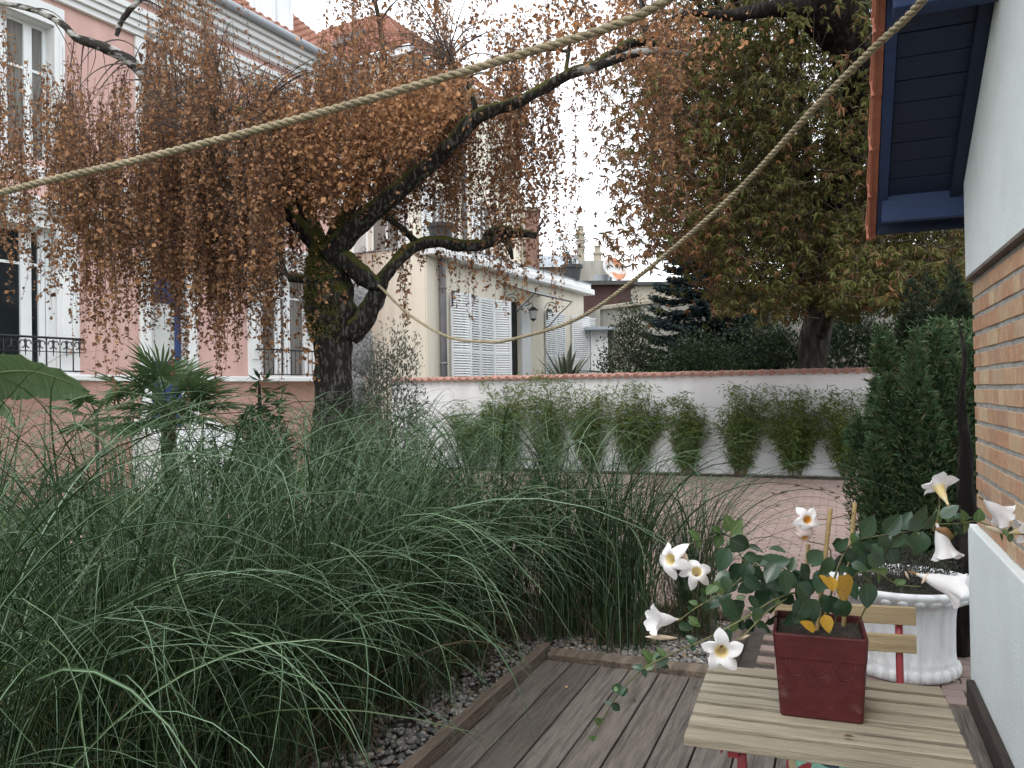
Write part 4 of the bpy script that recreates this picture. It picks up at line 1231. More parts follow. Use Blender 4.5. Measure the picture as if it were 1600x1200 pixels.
VINE_PATHS = []
VN = [
    [(1283, 985, PY), (1255, 930, PY - .03), (1215, 935, PY - .06), (1170, 962, PY - .08), (1110, 995, PY - .10), (1050, 1022, PY - .10), (1005, 1045, PY - .08), (968, 1082, PY - .05), (950, 1110, PY - .02), (937, 1135, PY), (925, 1158, PY + .01)],
    [(1275, 985, PY + .02), (1240, 900, PY), (1200, 885, PY + .02), (1165, 880, PY + .03), (1140, 838, PY + .04), (1100, 842, PY + .02), (1062, 858, PY)],
    [(1142, 845, PY + .04), (1142, 815, PY + .05), (1141, 806, PY + .05)],
    [(1290, 985, PY), (1305, 900, PY - .02), (1330, 850, PY), (1370, 838, PY + .02), (1420, 830, PY + .02), (1460, 820, PY + .02), (1500, 818, PY + .01), (1528, 815, PY), (1570, 832, PY), (1606, 836, PY - .01)],
    [(1300, 985, PY), (1330, 905, PY - .03), (1365, 893, PY - .06), (1400, 912, PY - .07), (1440, 917, PY - .08)],
    [(1230, 935, PY - .06), (1200, 955, PY - .08), (1165, 990, PY - .10), (1150, 1000, PY - .11)],
    [(1180, 880, PY + .02), (1140, 920, PY - .02), (1095, 945, PY - .05), (1060, 970, PY - .08)],
    [(1465, 820, PY + .02), (1468, 790, PY + .03), (1467, 770, PY + .03)],
    [(1462, 820, PY + .02), (1458, 826, PY + .01), (1462, 834, PY)],
    [(1290, 985, PY), (1285, 930, PY), (1298, 860, PY), (1262, 845, PY + .01), (1262, 825, PY)],
    [(1355, 945, PY - 0.02), (1345, 965, PY), (1330, 995, PY + 0.02)],
]
for i, v in enumerate(VN):
    vine(v, 0.0026 if i in (0, 3) else 0.002, 0.0012)
vine([(1262, 812, PY), (1300, 810, PY), (1338, 800, PY + .05)], 0.0012, 0.0012, 'calyx')


def leaf_mesh(name, m, wid=0.62, nS=6, droop=0.18, fold=0.14):
    """broad pointed leaf one unit long with a midrib"""
    V, F, rib = [], [], []
    xs = [-1, -0.55, 0, 0.55, 1]
    for i in range(nS + 1):
        t = i / nS
        w = wid * 0.5 * (math.sin(math.pi * min(t, 1) ** 0.72)) ** 0.75 if 0 < t < 1 else 0.012
        if i == nS: w = 0.008
        for x_ in xs:
            V.append((x_ * w, t, fold * abs(x_) * w * 1.6 - droop * t * t + 0.012 * math.sin(t * 19 + 2 * x_) * (abs(x_) > .6)))
            rib.append(1.0 if x_ == 0 else 0.0)
    k = len(xs)
    for i in range(nS):
        for j in range(k - 1):
            F.append((i * k + j, i * k + j + 1, (i + 1) * k + j + 1, (i + 1) * k + j))
    me = bpy.data.meshes.new(name)
    me.from_pydata(V, [], F)
    me.polygons.foreach_set('use_smooth', np.ones(len(F), dtype=bool))
    at = me.attributes.new('rib', 'FLOAT', 'POINT'); at.data.foreach_set('value', np.array(rib, dtype=np.float32))
    me.materials.append(m)
    return me


LM = {k: [leaf_mesh('leaf', M[mm], w_, droop=d_) for w_, d_ in ((0.70, 0.10), (0.78, 0.24), (0.60, 0.18))] for k, mm in (('g', 'vine_leaf'), ('y', 'vine_leaf_yellow'), ('n', 'vine_leaf_young'))}
# base px, tip px, width factor, tilt of blade to the viewer, kind
LV = [
    (1142, 832, 1168, 802, 'n', 10), (1142, 830, 1134, 800, 'n', 30), (1144, 836, 1172, 826, 'n', 50), (1140, 838, 1105, 826, 'g', 60), (1140, 842, 1176, 860, 'g', 45), (1138, 845, 1150, 866, 'n', 30),
    (1140, 856, 1118, 898, 'g', 20), (1160, 880, 1140, 922, 'g', 15), (1165, 880, 1200, 908, 'g', 20), (1162, 868, 1195, 876, 'g', 45), (1165, 900, 1190, 925, 'g', 30), (1195, 880, 1240, 870, 'g', 62), (1190, 885, 1245, 868, 'g', 55),
    (1205, 895, 1210, 945, 'g', 15), (1225, 890, 1232, 935, 'g', 10), (1240, 890, 1262, 935, 'g', 10), (1262, 880, 1290, 858, 'g', 18), (1290, 862, 1262, 890, 'g', 15), (1260, 930, 1240, 985, 'g', 12), (1262, 935, 1282, 978, 'g', 10),
    (1285, 928, 1298, 968, 'g', 8), (1296, 930, 1310, 965, 'g', 15), (1250, 955, 1224, 982, 'g', 50), (1305, 860, 1332, 838, 'g', 15), (1300, 850, 1335, 862, 'g', 20), (1335, 850, 1332, 822, 'n', 25), (1340, 845, 1382, 855, 'g', 10), (1345, 838, 1372, 800, 'g', 20),
    (1352, 862, 1352, 905, 'g', 12), (1338, 870, 1330, 915, 'g', 8), (1382, 835, 1412, 800, 'g', 18), (1385, 842, 1418, 850, 'g', 8), (1378, 845, 1368, 880, 'g', 12), (1410, 835, 1392, 858, 'g', 12), (1405, 836, 1440, 858, 'g', 15), (1420, 830, 1455, 790, 'g', 40), (1410, 828, 1425, 796, 'g', 35),
    (1442, 830, 1428, 872, 'g', 14), (1440, 826, 1470, 802, 'g', 50), (1472, 810, 1500, 785, 'g', 50), (1478, 812, 1524, 800, 'g', 60), (1490, 815, 1510, 838, 'g', 30), (1496, 822, 1492, 845, 'n', 20), (1528, 815, 1535, 786, 'n', 25), (1465, 815, 1462, 785, 'n', 40), (1480, 815, 1490, 785, 'n', 40), (1435, 832, 1436, 838, 'n', 20),
    (1562, 832, 1570, 850, 'n', 30), (1570, 826, 1574, 845, 'n', 30), (1360, 890, 1400, 898, 'n', 55), (1345, 895, 1372, 915, 'g', 30), (1400, 915, 1420, 900, 'n', 50),
    (1198, 925, 1195, 965, 'g', 8), (1204, 920, 1206, 970, 'g', 12), (1160, 940, 1150, 970, 'g', 55), (1140, 925, 1120, 945, 'g', 40), (1130, 935, 1095, 950, 'g', 10), (1125, 940, 1160, 962, 'g', 5), (1130, 962, 1170, 940, 'g', 30), (1150, 935, 1172, 930, 'n', 30), (1105, 925, 1092, 920, 'n', 30), (1090, 945, 1072, 935, 'n', 30),
    (1165, 968, 1182, 990, 'g', 10), (1160, 985, 1158, 965, 'g', 12), (1180, 975, 1210, 985, 'g', 40), (1195, 975, 1225, 960, 'g', 60), (1090, 975, 1070, 958, 'n', 40), (1075, 970, 1105, 978, 'n', 40), (1060, 975, 1085, 985, 'g', 40), (1150, 972, 1140, 992, 'n', 30),
    (1018, 1035, 1002, 1008, 'n', 30), (1020, 1032, 1030, 1012, 'n', 40), (1024, 1035, 1046, 1030, 'g', 20), (1020, 1038, 1003, 1048, 'n', 20), (1025, 1036, 1048, 1042, 'g', 30), (1026, 1040, 1028, 1050, 'g', 20), (1030, 1030, 1048, 1018, 'n', 40),
    (966, 1085, 978, 1072, 'g', 30), (965, 1080, 958, 1070, 'n', 30), (970, 1083, 982, 1084, 'g', 20), (938, 1130, 928, 1122, 'n', 30), (938, 1128, 945, 1118, 'n', 30), (926, 1155, 919, 1150, 'n', 30), (926, 1155, 934, 1150, 'n', 30),
    (1298, 900, 1304, 928, 'y', 20), (1310, 900, 1332, 942, 'y', 12), (1274, 985, 1250, 968, 'y', 8), (1288, 960, 1298, 994, 'y', 12), (1352, 910, 1362, 958, 'g', 20), (1280, 898, 1304, 922, 'y', 30),
    (1250, 900, 1225, 915, 'g', 25), (1225, 905, 1252, 915, 'g', 20), (1270, 905, 1250, 940, 'g', 14), (1290, 890, 1275, 930, 'g', 22), (1310, 880, 1322, 910, 'g', 18), (1330, 880, 1362, 892, 'g', 24), (1320, 868, 1302, 895, 'g', 14), (1215, 895, 1190, 900, 'g', 24), (1185, 905, 1165, 925, 'g', 28),
    (1160, 870, 1180, 902, 'g', 20), (1172, 880, 1160, 912, 'g', 20), (1200, 878, 1172, 870, 'g', 30), (1215, 880, 1195, 912, 'g', 14), (1240, 895, 1212, 925, 'g', 16), (1252, 880, 1268, 918, 'g', 14), (1262, 900, 1245, 940, 'g', 14), (1280, 890, 1300, 920, 'g', 14),
    (1300, 870, 1282, 905, 'g', 16), (1318, 862, 1345, 880, 'g', 16), (1330, 850, 1360, 870, 'g', 16), (1350, 845, 1330, 872, 'g', 16), (1362, 850, 1385, 872, 'g', 16), (1372, 840, 1400, 862, 'g', 14), (1395, 838, 1420, 862, 'g', 14), (1275, 940, 1262, 985, 'g', 10), (1312, 935, 1325, 972, 'g', 16), (1325, 905, 1340, 940, 'g', 20), (1235, 905, 1208, 930, 'g', 16),
    (1178, 908, 1150, 932, 'g', 20), (1195, 912, 1180, 948, 'g', 16), (1150, 905, 1128, 930, 'g', 26), (1218, 912, 1222, 952, 'g', 10), (1140, 895, 1112, 908, 'g', 26), (1130, 900, 1142, 930, 'g', 20), (1245, 912, 1275, 940, 'g', 14), (1170, 930, 1192, 960, 'g', 18), (1120, 915, 1098, 932, 'n', 26), (1205, 935, 1182, 962, 'g', 20), (1228, 862, 1200, 852, 'g', 40), (1192, 862, 1165, 850, 'g', 36),
    (1355, 868, 1388, 882, 'g', 18), (1350, 850, 1325, 880, 'g', 22), (1390, 858, 1402, 885, 'g', 18), (1240, 930, 1215, 945, 'g', 22),
]
cdir = CAM_ROT @ Vector((0, 0, 1))
for i, (bx_, by_, tx_, ty_, kind, tilt) in enumerate(LV):
    dep = PY + random.uniform(-0.09, 0.07)
    if kind == 'y': dep = PY - random.uniform(0.10, 0.13)
    if by_ > 1005: dep = PY - 0.06 + 0.04 * (by_ > 1100)
    b_, t_ = P(bx_, by_, dep), P(tx_, ty_, dep + random.uniform(-0.03, 0.02))
    yv = t_ - b_
    ln_ = yv.length * random.uniform(0.80, 0.98) * (0.8 if kind == 'n' else 1.0)
    yv.normalize()
    zv = (cdir + Vector((0, 0, 0.5)) + Vector(rand_dirs(1)[0]) * 0.28)
    zv = (zv - yv * zv.dot(yv)).normalized()
    xv = yv.cross(zv)
    rot = Matrix((xv, yv, zv)).transposed().to_4x4() @ Matrix.Rotation(R(random.choice((-1, 1)) * tilt * 0.8), 4, 'Y')
    inst('leaf', LM[kind][i % 3], plant, Matrix.Translation(loc(b_)) @ rot @ Matrix.Scale(ln_, 4))


# small paired leaves along the trailing stems
for vi, step, sz in ((0, 4, 0.026), (1, 4, 0.030), (3, 5, 0.028), (5, 4, 0.028), (6, 3, 0.028), (4, 5, 0.024)):
    pth = VINE_PATHS[vi]
    for i in range(6, len(pth) - 2, step):
        if vi == 0 and i > 38: break
        b_ = Vector(pth[i]); tan = (Vector(pth[i + 1]) - b_).normalized()
        for sg in (-1, 1):
            if random.random() < 0.2: continue
            yv = (tan * random.uniform(0.1, 0.7) + tan.cross(cdir) * sg + Vector(rand_dirs(1)[0]) * 0.35).normalized()
            zv = cdir + Vector((0, 0, 0.7)) + Vector(rand_dirs(1)[0]) * 0.4
            zv = (zv - yv * zv.dot(yv)).normalized()
            rot = Matrix((yv.cross(zv), yv, zv)).transposed().to_4x4()
            inst('leaf', LM[random.choice('ggn')][i % 3], plant, Matrix.Translation(b_) @ rot @ Matrix.Scale(sz * random.uniform(0.6, 1.25), 4))


def flower_mesh(name, m, droop=0.0, lobes=5, seed=0, bell=None):
    """trumpet with a narrow tube and five twisted petals, one unit across, opening along +z"""
    rs = random.Random(seed)
    V, F, th = [], [], []
    na = 50
    rings = bell or [(0.030, -0.62, 0.9), (0.034, -0.46, 0.85), (0.085, -0.30, 0.95), (0.112, -0.12, 1.0), (0.135, -0.04, 0.9), (0.19, 0.02, 0.45), (0.30, 0.055, 0.0), (0.40, 0.06, 0.0), (0.50, 0.03, 0.0)]
    ph = [rs.uniform(-0.1, 0.1) for _ in range(5)]; ln = [rs.uniform(0.88, 1.08) for _ in range(5)]
    for i, (r_, z_, t_) in enumerate(rings):
        for k in range(na):
            a = 2 * math.pi * k / na
            q = (a / (2 * math.pi) * 5) % 1
            lob = min(q / 0.60, (1 - q) / 0.40) ** 0.75
            li = int(a / (2 * math.pi) * 5) % 5
            f = 1.0; tw = 0
            if i >= 5:
                s = (i - 4) / 4
                f = 1 - (1 - lob) * 0.60 * s ** 1.2 * (0.8 if not bell else 0.55)
                f *= 1 + (ln[li] - 1) * s
                f *= 1 + 0.10 * s * (q - 0.5)
                tw = 0.22 * s
            rr = r_ * f
            zz = z_ - droop * max(0, rr - 0.15) ** 1.15 * 1.6 + (0.035 * math.sin(2 * math.pi * q) + 0.02 * math.sin(9 * a + i) + ph[li] * 0.6) * max(0, i - 5) / 3
            V.append((rr * math.cos(a + tw), rr * math.sin(a + tw), zz)); th.append(t_)
    for i in range(len(rings) - 1):
        for k in range(na):
            k2 = (k + 1) % na
            F.append((i * na + k, i * na + k2, (i + 1) * na + k2, (i + 1) * na + k))
    me = bpy.data.meshes.new(name); me.from_pydata(V, [], F)
    me.polygons.foreach_set('use_smooth', np.ones(len(F), dtype=bool))
    at = me.attributes.new('throat', 'FLOAT', 'POINT'); at.data.foreach_set('value', np.array(th, dtype=np.float32))
    me.materials.append(m)
    return me


FM = {'open': flower_mesh('flower', M['petal'], 0.0, seed=1), 'droop': flower_mesh('flower', M['petal'], 0.7, seed=2), 'limp': flower_mesh('flower', M['petal'], 1.1, seed=3), 'orange': flower_mesh('flower', M['petal_orange'], 0.45, seed=6), 'pink': flower_mesh('flower', M['petal_pink'], 1.2, seed=4),
      'bell': flower_mesh('flower', M['petal'], 0.0, seed=5, bell=[(0.030, -0.62, 1.0), (0.04, -0.48, 0.5), (0.12, -0.30, 0.25), (0.175, -0.12, 0.1), (0.20, 0.02, 0.05), (0.24, 0.12, 0.0), (0.31, 0.20, 0.0), (0.38, 0.27, 0.0), (0.44, 0.30, 0.0)])}
cal = MB().tube([(0, 0, -0.74), (0, 0, -0.62), (0, 0, -0.54)], [0.022, 0.04, 0.03], 7).mesh('calyx', M['calyx'], smooth=True)
# centre px, depth offset, size px, facing (right, up, towards camera), form
FL = [
    (1046, 874, -.05, 58, (-0.75, 0.15, 0.65), 'droop'), (1089, 893, -.06, 52, (-0.1, 0.45, 0.85), 'limp'), (1033, 968, -.08, 50, (-0.85, 0.1, 0.35), 'bell'), (1127, 1018, -.12, 66, (-0.25, 0.10, 0.95), 'open'),
    (1262, 812, -.02, 42, (0.0, 0.12, 1.0), 'orange'), (1258, 842, -.01, 36, (-0.1, -0.55, 0.6), 'pink'), (1466, 760, .03, 58, (-0.05, 0.62, -0.62), 'open'), (1474, 852, -.02, 56, (0.15, -0.9, 0.25), 'bell'),
    (1558, 798, -.02, 48, (0.75, -0.55, -0.1), 'bell'), (1476, 912, -.1, 66, (0.8, -0.25, 0.35), 'bell'), (1604, 828, -.02, 46, (0.85, 0.2, 0.2), 'droop'),
]
rv, uv_ = CAM_ROT @ Vector((1, 0, 0)), CAM_ROT @ Vector((0, 1, 0))
for i, (fx, fy, fd, sz, fdv, form) in enumerate(FL):
    dep = PY + fd
    c = P(fx, fy, dep)
    zv = (rv * fdv[0] + uv_ * fdv[1] + cdir * fdv[2]).normalized()
    q = zv.to_track_quat('Z', 'Y').to_matrix().to_4x4() @ Matrix.Rotation(random.uniform(0, 6.28), 4, 'Z')
    fo = inst('flower', FM[form], plant, Matrix.Translation(loc(c)) @ q @ Matrix.Scale(sz / FPX * dep * 1.08, 4))
    inst('calyx', cal, fo)


def bud(x0, y0, x1, y1, d, r=0.006):
    a_, b_ = loc(P(x0, y0, PY + d)), loc(P(x1, y1, PY + d))
    MB().tube([a_.lerp(b_, t) for t in (0, 0.25, 0.5, 0.7, 0.88, 1)], [r * k for k in (0.25, 0.7, 1.0, 0.85, 0.45, 0.06)], 9).build('bud', M['bud'], plant, smooth=True)


for bb in ((1058, 997, 1008, 995, -.08), (1076, 878, 1064, 858, -.05), (1540, 822, 1570, 834, -.02), (1440, 912, 1452, 895, -.09, .004), (1378, 820, 1392, 812, 0, .004), (1150, 1000, 1172, 992, -.1, .004), (1420, 905, 1414, 892, -.07, .003)):
    bud(*bb)
MB().tube([loc(P(x_, y_, PY - 0.02)) for x_, y_ in ((1462, 826), (1476, 830), (1484, 838), (1480, 846))], [0.003, 0.011, 0.010, 0.004], 7).build('withered_flower', M['calyx'], plant, smooth=True)

# ================================================================== STONE URN
up_ = P(1408, 905, 4.4)
urn = empty('stone_urn', (up_.x, up_.y, -0.10), 0.3, 'white fluted stone urn with broad moulded rim beside the house corner', 'urn')
flute = lambda i, a: 1 + (0.034 * abs(math.cos(11 * a)) - 0.022 if 6 <= i <= 13 else 0)
prof = [(0.0, 0.0), (0.262, 0.0), (0.275, 0.015), (0.272, 0.055), (0.258, 0.075), (0.262, 0.085), (0.258, 0.095), (0.256, 0.13), (0.256, 0.18), (0.257, 0.24), (0.259, 0.30), (0.263, 0.345), (0.270, 0.375), (0.28, 0.39),
        (0.29, 0.395), (0.30, 0.405), (0.335, 0.418), (0.375, 0.445), (0.398, 0.470), (0.400, 0.482), (0.385, 0.492), (0.355, 0.490), (0.335, 0.478), (0.30, 0.44), (0.27, 0.41)]
MB().lathe(prof, 132, mod=flute).build('body', M['urn'], urn, smooth=True)
sv_, sf_ = icos(2)
eg = MB(); bd = MB()
for k in range(30):
    a = 2 * math.pi * k / 30
    rot = Matrix.Rotation(a, 4, 'Z') @ Matrix.Translation((0.362, 0, 0.437)) @ Matrix.Rotation(R(-32), 4, 'Y')
    eg.add([rot @ Vector((v[0] * 0.036, v[1] * 0.029, v[2] * 0.014)) for v in sv_], [tuple(f) for f in sf_])
    rot = Matrix.Rotation(a, 4, 'Z') @ Matrix.Translation((0.268, 0, 0.036))
    bd.add([rot @ Vector((v[0] * 0.018, v[1] * 0.025, v[2] * 0.034)) for v in sv_], [tuple(f) for f in sf_])
eg.build('egg_moulding', M['urn'], urn, smooth=True)
bd.build('bead_moulding', M['urn'], urn, smooth=True)
MB().lathe([(0.31, 0.442), (0.2, 0.455), (0.0, 0.46)], 24).build('soil', M['soil'], urn, smooth=True)
n = 3800
th = rng.uniform(0, 6.28, n); rr = 0.30 * np.sqrt(rng.uniform(0, 1, n))
pos = np.stack([rr * np.cos(th), rr * np.sin(th), 0.45 + rng.uniform(0, 1, n) ** 1.2 * (0.20 - 0.3 * rr ** 1.5)], 1)
v, t_, _ = leaves(pos, rand_dirs(n, 0.6), rand_dirs(n), rng.uniform(0.012, 0.024, n), 0.007)
up2 = empty('low_herb', (up_.x, up_.y, -0.10), 0, 'dark small leaved herb with tiny pale flecks growing in the white urn', 'plant')
tri_mesh('foliage', v, t_, M['thyme'], up2)['kind'] = 'stuff'
st = []
for k in range(60):
    a, r_ = random.uniform(0, 6.28), random.uniform(0.02, 0.2)
    st.append([(r_ * math.cos(a) * (0.4 + 0.9 * s), r_ * math.sin(a) * (0.4 + 0.9 * s), 0.44 + 0.2 * s) for s in np.linspace(0, 1, 4)])
v, t_ = threads(np.array(st), 0.002, 0.001)
tri_mesh('stems', v, t_, M['twig'], up2)

# ================================================================== ROPES
def rope(name, label, ctrl, rad, pitch=0.075):
    path = smooth_path(ctrl, 10)
    # resample by length
    q = np.array(path); seg = np.linalg.norm(np.diff(q, axis=0), axis=1); s = np.concatenate([[0], np.cumsum(seg)])
    n = int(s[-1] / (pitch / 11))
    ss = np.linspace(0, s[-1], n)
    c = np.stack([np.interp(ss, s, q[:, i]) for i in range(3)], 1)
    tan = unit(np.gradient(c, axis=0))
    u = unit(np.cross(tan, np.array([0, 0, 1.0]))); w = np.cross(tan, u)
    parts = []
    sides = 7
    for k in range(3):
        ph = 2 * math.pi * (ss / pitch + k / 3)
        cc = c + (u * np.cos(ph)[:, None] + w * np.sin(ph)[:, None]) * rad * 0.50
        tn = unit(np.gradient(cc, axis=0)); a1 = unit(np.cross(tn, w)); a2 = np.cross(tn, a1)
        vs = np.stack([cc + (a1 * math.cos(t) + a2 * math.sin(t)) * rad * 0.56 for t in np.linspace(0, 2 * math.pi, sides, endpoint=False)], 1).reshape(-1, 3)
        i = np.arange(n - 1)[:, None] * sides; j = np.arange(sides)[None]; j2 = (j + 1) % sides
        T = np.concatenate([np.stack([i + j, i + j2, i + sides + j2], 2).reshape(-1, 3), np.stack([i + j, i + sides + j2, i + sides + j], 2).reshape(-1, 3)])
        parts.append((vs, T))
    nf = int(s[-1] * 210)
    k = rng.integers(2, n - 2, nf)
    d = rand_dirs(nf); d = unit(d - tan[k] * np.sum(d * tan[k], 1, keepdims=True) * 0.2)
    L_ = rng.exponential(0.006, nf) + 0.004
    st_ = c[k] + d * rad * 0.9
    p = np.stack([st_, st_ + d * L_[:, None] * 0.5 + tan[k] * L_[:, None] * 0.4, st_ + d * L_[:, None] * 0.6 + tan[k] * L_[:, None] * 1.1], 1)
    parts.append(threads(p, 0.00035, 0.0002))
    v, T = join(*parts)
    o = tri_mesh(name, v, T, M['rope'])
    tag(o, label, 'rope')
    return o


hk = H(0.49, 1.15, 2.475)
r1 = [P(-900, 560, 3.3), P(-400, 412, 2.75), P(0, 301, 2.35), P(200, 253, 2.22), P(400, 203, 2.10), P(600, 148, 1.96), P(800, 89, 1.83), P(1000, 23, 1.71)]
r1 += [r1[-1].lerp(hk, t) - Vector((0, 0, 0.03)) * math.sin(math.pi * t) for t in (0.25, 0.5, 0.75, 1.0)]
rope('rope', 'thick hemp rope stretched diagonally across the upper left in front of the brown tree', [tuple(p) for p in r1], 0.0100)
TY = 6.1
r2 = [P(585, 440, TY + 0.12), P(598, 452, TY - 0.16), P(640, 492, TY - 0.4), P(700, 526, TY - .9), P(760, 534, TY - 1.3), P(800, 530, TY - 1.55), P(900, 499, 4.05), P(1000, 430, 3.55), P(1140, 310, 2.95), P(1280, 160, 2.35), P(1360, 80, 2.08), P(1442, 0, 1.84)]
r2 += [r2[-1].lerp(hk + Vector((0.005, 0.01, -0.01)), t) for t in (0.33, 0.66, 1.0)]
rope('rope', 'hemp rope sagging from the tree branch up to the navy eaves', [tuple(p) for p in r2], 0.0098)

# ================================================================== WEEPING BIRCH
BY = 6.2
birch_base = P(520, 700, BY)
birch = empty('weeping_birch', (birch_base.x, birch_base.y, -0.12), 0, 'weeping birch with mossy trunk and curtains of dry orange brown leaves', 'tree')
BO = Vector((birch_base.x, birch_base.y, -0.12))


def limb(pts, n=6, thick=0.72):
    """(px, py, Y, width px) -> path and radii in the tree's frame"""
    q = [(*(P(a_, b_, c_) - BO), w_ * thick / FPX * c_ / 2) for a_, b_, c_, w_ in pts]
    s_ = smooth_path(q, n)
    return [tuple(p[:3]) for p in s_], [max(p[3], 0.002) for p in s_]


def gnarl(path, rad, amt=0.10, sides=14):
    mb = MB().tube(path, rad, sides)
    off = [rng.uniform(0, 6.28) for _ in range(6)]
    nv = []
    for i, p in enumerate(mb.v):
        ring = i // sides
        ring = min(ring, len(path) - 1)
        c = np.array(path[ring]); d = np.array(p) - c
        a = 2 * math.pi * (i % sides) / sides
        f = 1 + amt * (math.sin(3 * a + ring * 0.55 + off[0]) * 0.6 + math.sin(2 * a - ring * 0.9 + off[1]) * 0.5 + math.sin(5 * a + ring * 1.4 + off[2]) * 0.35)
        nv.append(tuple(c + d * f))
    mb.v = nv
    return mb


tr_pts = [(520, 770, BY, 96), (521, 690, BY, 84), (521, 640, BY, 74), (521, 580, BY, 70), (519, 530, BY, 74), (519, 500, BY, 92), (516, 465, BY, 92), (512, 430, BY, 80), (510, 405, BY, 62), (508, 388, BY, 46)]
tp, trad = limb(tr_pts, 8, 0.82)
gnarl(tp, trad, 0.07, 20).build('trunk', M['bark_birch'], birch, smooth=True)
LIMBS = [
    ('d', [(545, 520, BY, 60), (568, 500, BY - .03, 48), (584, 470, BY - .05, 42), (594, 448, BY - .08, 34), (600, 440, BY - .12, 22)]),
    ('d', [(510, 398, BY - .05, 50), (535, 405, BY - .1, 46), (560, 425, BY - .12, 44), (580, 440, BY - .1, 40), (598, 447, BY - .12, 30)]),
    ('d', [(512, 400, BY - .1, 48), (535, 375, BY - .15, 48), (570, 342, BY - .2, 46), (605, 312, BY - .25, 42), (640, 284, BY - .3, 38), (680, 250, BY - .35, 34), (708, 222, BY - .4, 34), (735, 190, BY - .42, 34), (770, 172, BY - .45, 28), (808, 160, BY - .5, 24), (850, 138, BY - .52, 24), (890, 115, BY - .55, 23), (930, 102, BY - .55, 22), (962, 82, BY - .55, 22), (985, 68, BY - .5, 20), (1012, 66, BY - .5, 15), (1050, 74, BY - .45, 9)]),
    ('s', [(890, 116, BY - .55, 20), (930, 104, BY - .58, 20), (965, 92, BY - .6, 19), (1000, 82, BY - .6, 17), (1040, 80, BY - .62, 12), (1075, 86, BY - .62, 6)]),
    ('d', [(984, 72, BY - .5, 14), (1008, 55, BY - .48, 14), (1005, 25, BY - .45, 13), (1000, -30, BY - .4, 12)]),
    ('d', [(590, 446, BY - .1, 30), (606, 425, BY - .1, 28), (630, 398, BY - .05, 28), (655, 382, BY, 26), (690, 378, BY + .03, 27), (725, 384, BY + .05, 27), (755, 382, BY + .05, 24), (782, 370, BY + .05, 24), (812, 364, BY + .05, 20), (838, 368, BY + .08, 14)]),
    ('d', [(756, 378, BY + .05, 16), (768, 362, BY + .02, 18), (790, 358, BY, 16), (808, 364, BY, 10)]),
    ('d', [(790, 376, BY + .05, 14), (797, 392, BY + .05, 11), (801, 405, BY + .05, 6)]),
    ('d', [(605, 338, BY - .22, 16), (622, 352, BY - .15, 14), (640, 368, BY - .05, 15), (655, 382, BY, 16)]),
    ('d', [(505, 395, BY - .02, 44), (485, 372, BY + .02, 36), (462, 345, BY + .06, 32), (442, 318, BY + .1, 30), (428, 292, BY + .14, 26), (418, 272, BY + .16, 20), (402, 276, BY + .14, 10)]),
    ('d', [(432, 300, BY + .12, 22), (455, 280, BY + .2, 18), (470, 250, BY + .3, 15), (468, 222, BY + .35, 10), (455, 208, BY + .35, 6)]),
    ('d', [(498, 438, BY - .05, 30), (475, 436, BY - .12, 20), (452, 434, BY - .2, 17)]),
    ('d', [(500, 385, BY + .1, 40), (480, 330, BY + .25, 34), (440, 250, BY + .4, 30), (390, 190, BY + .5, 27), (345, 168, BY + .5, 24), (315, 195, BY + .42, 20)]),
    ('s', [(318, 200, BY + .42, 16), (305, 172, BY + .4, 20), (282, 152, BY + .38, 22), (256, 150, BY + .36, 26), (235, 130, BY + .34, 28), (208, 100, BY + .3, 24), (180, 82, BY + .3, 23), (150, 70, BY + .3, 22), (118, 58, BY + .3, 17), (100, 40, BY + .3, 14), (70, 22, BY + .35, 13), (30, 10, BY + .4, 12), (-60, -8, BY + .5, 10)]),
    ('s', [(300, 160, BY + .4, 12), (322, 152, BY + .4, 11), (338, 150, BY + .38, 6)]),
    ('s', [(182, 56, BY + .2, 9), (188, 38, BY + .2, 11), (200, 18, BY + .2, 12), (218, 0, BY + .2, 12), (250, -40, BY + .2, 13)]),
    ('s', [(400, 236, BY - .3, 7), (370, 238, BY - .35, 9), (334, 242, BY - .4, 9)]),
    ('s', [(395, 182, BY - .1, 6), (370, 186, BY - .1, 8), (344, 193, BY - .15, 5)]),
    ('d', [(520, 380, BY + .15, 40), (560, 290, BY + .5, 28), (590, 200, BY + .7, 20), (600, 110, BY + .9, 14), (590, 20, BY + 1.0, 10), (560, -80, BY + 1.1, 8)]),
    ('d', [(700, 95, BY - .1, 5), (712, 108, BY - .2, 9), (728, 125, BY - .3, 10), (738, 150, BY - .4, 12), (745, 182, BY - .42, 14)]),
    ('d', [(884, 116, BY - .55, 10), (888, 85, BY - .5, 9), (892, 62, BY - .5, 8), (905, 40, BY - .45, 6), (918, 18, BY - .45, 4)]),
    ('d', [(890, 82, BY - .5, 6), (870, 78, BY - .45, 6), (852, 80, BY - .45, 4)]),
]
LPTS = []
for kind, pts in LIMBS:
    p_, r_ = limb(pts)
    gnarl(p_, r_, 0.10, 12).build('limb', M['bark_birch' if kind == 'd' else 'bark_silver'], birch, smooth=True)
    LPTS += [np.array(q) for q, rad_ in zip(p_, r_)]
LPTS = np.array(LPTS)
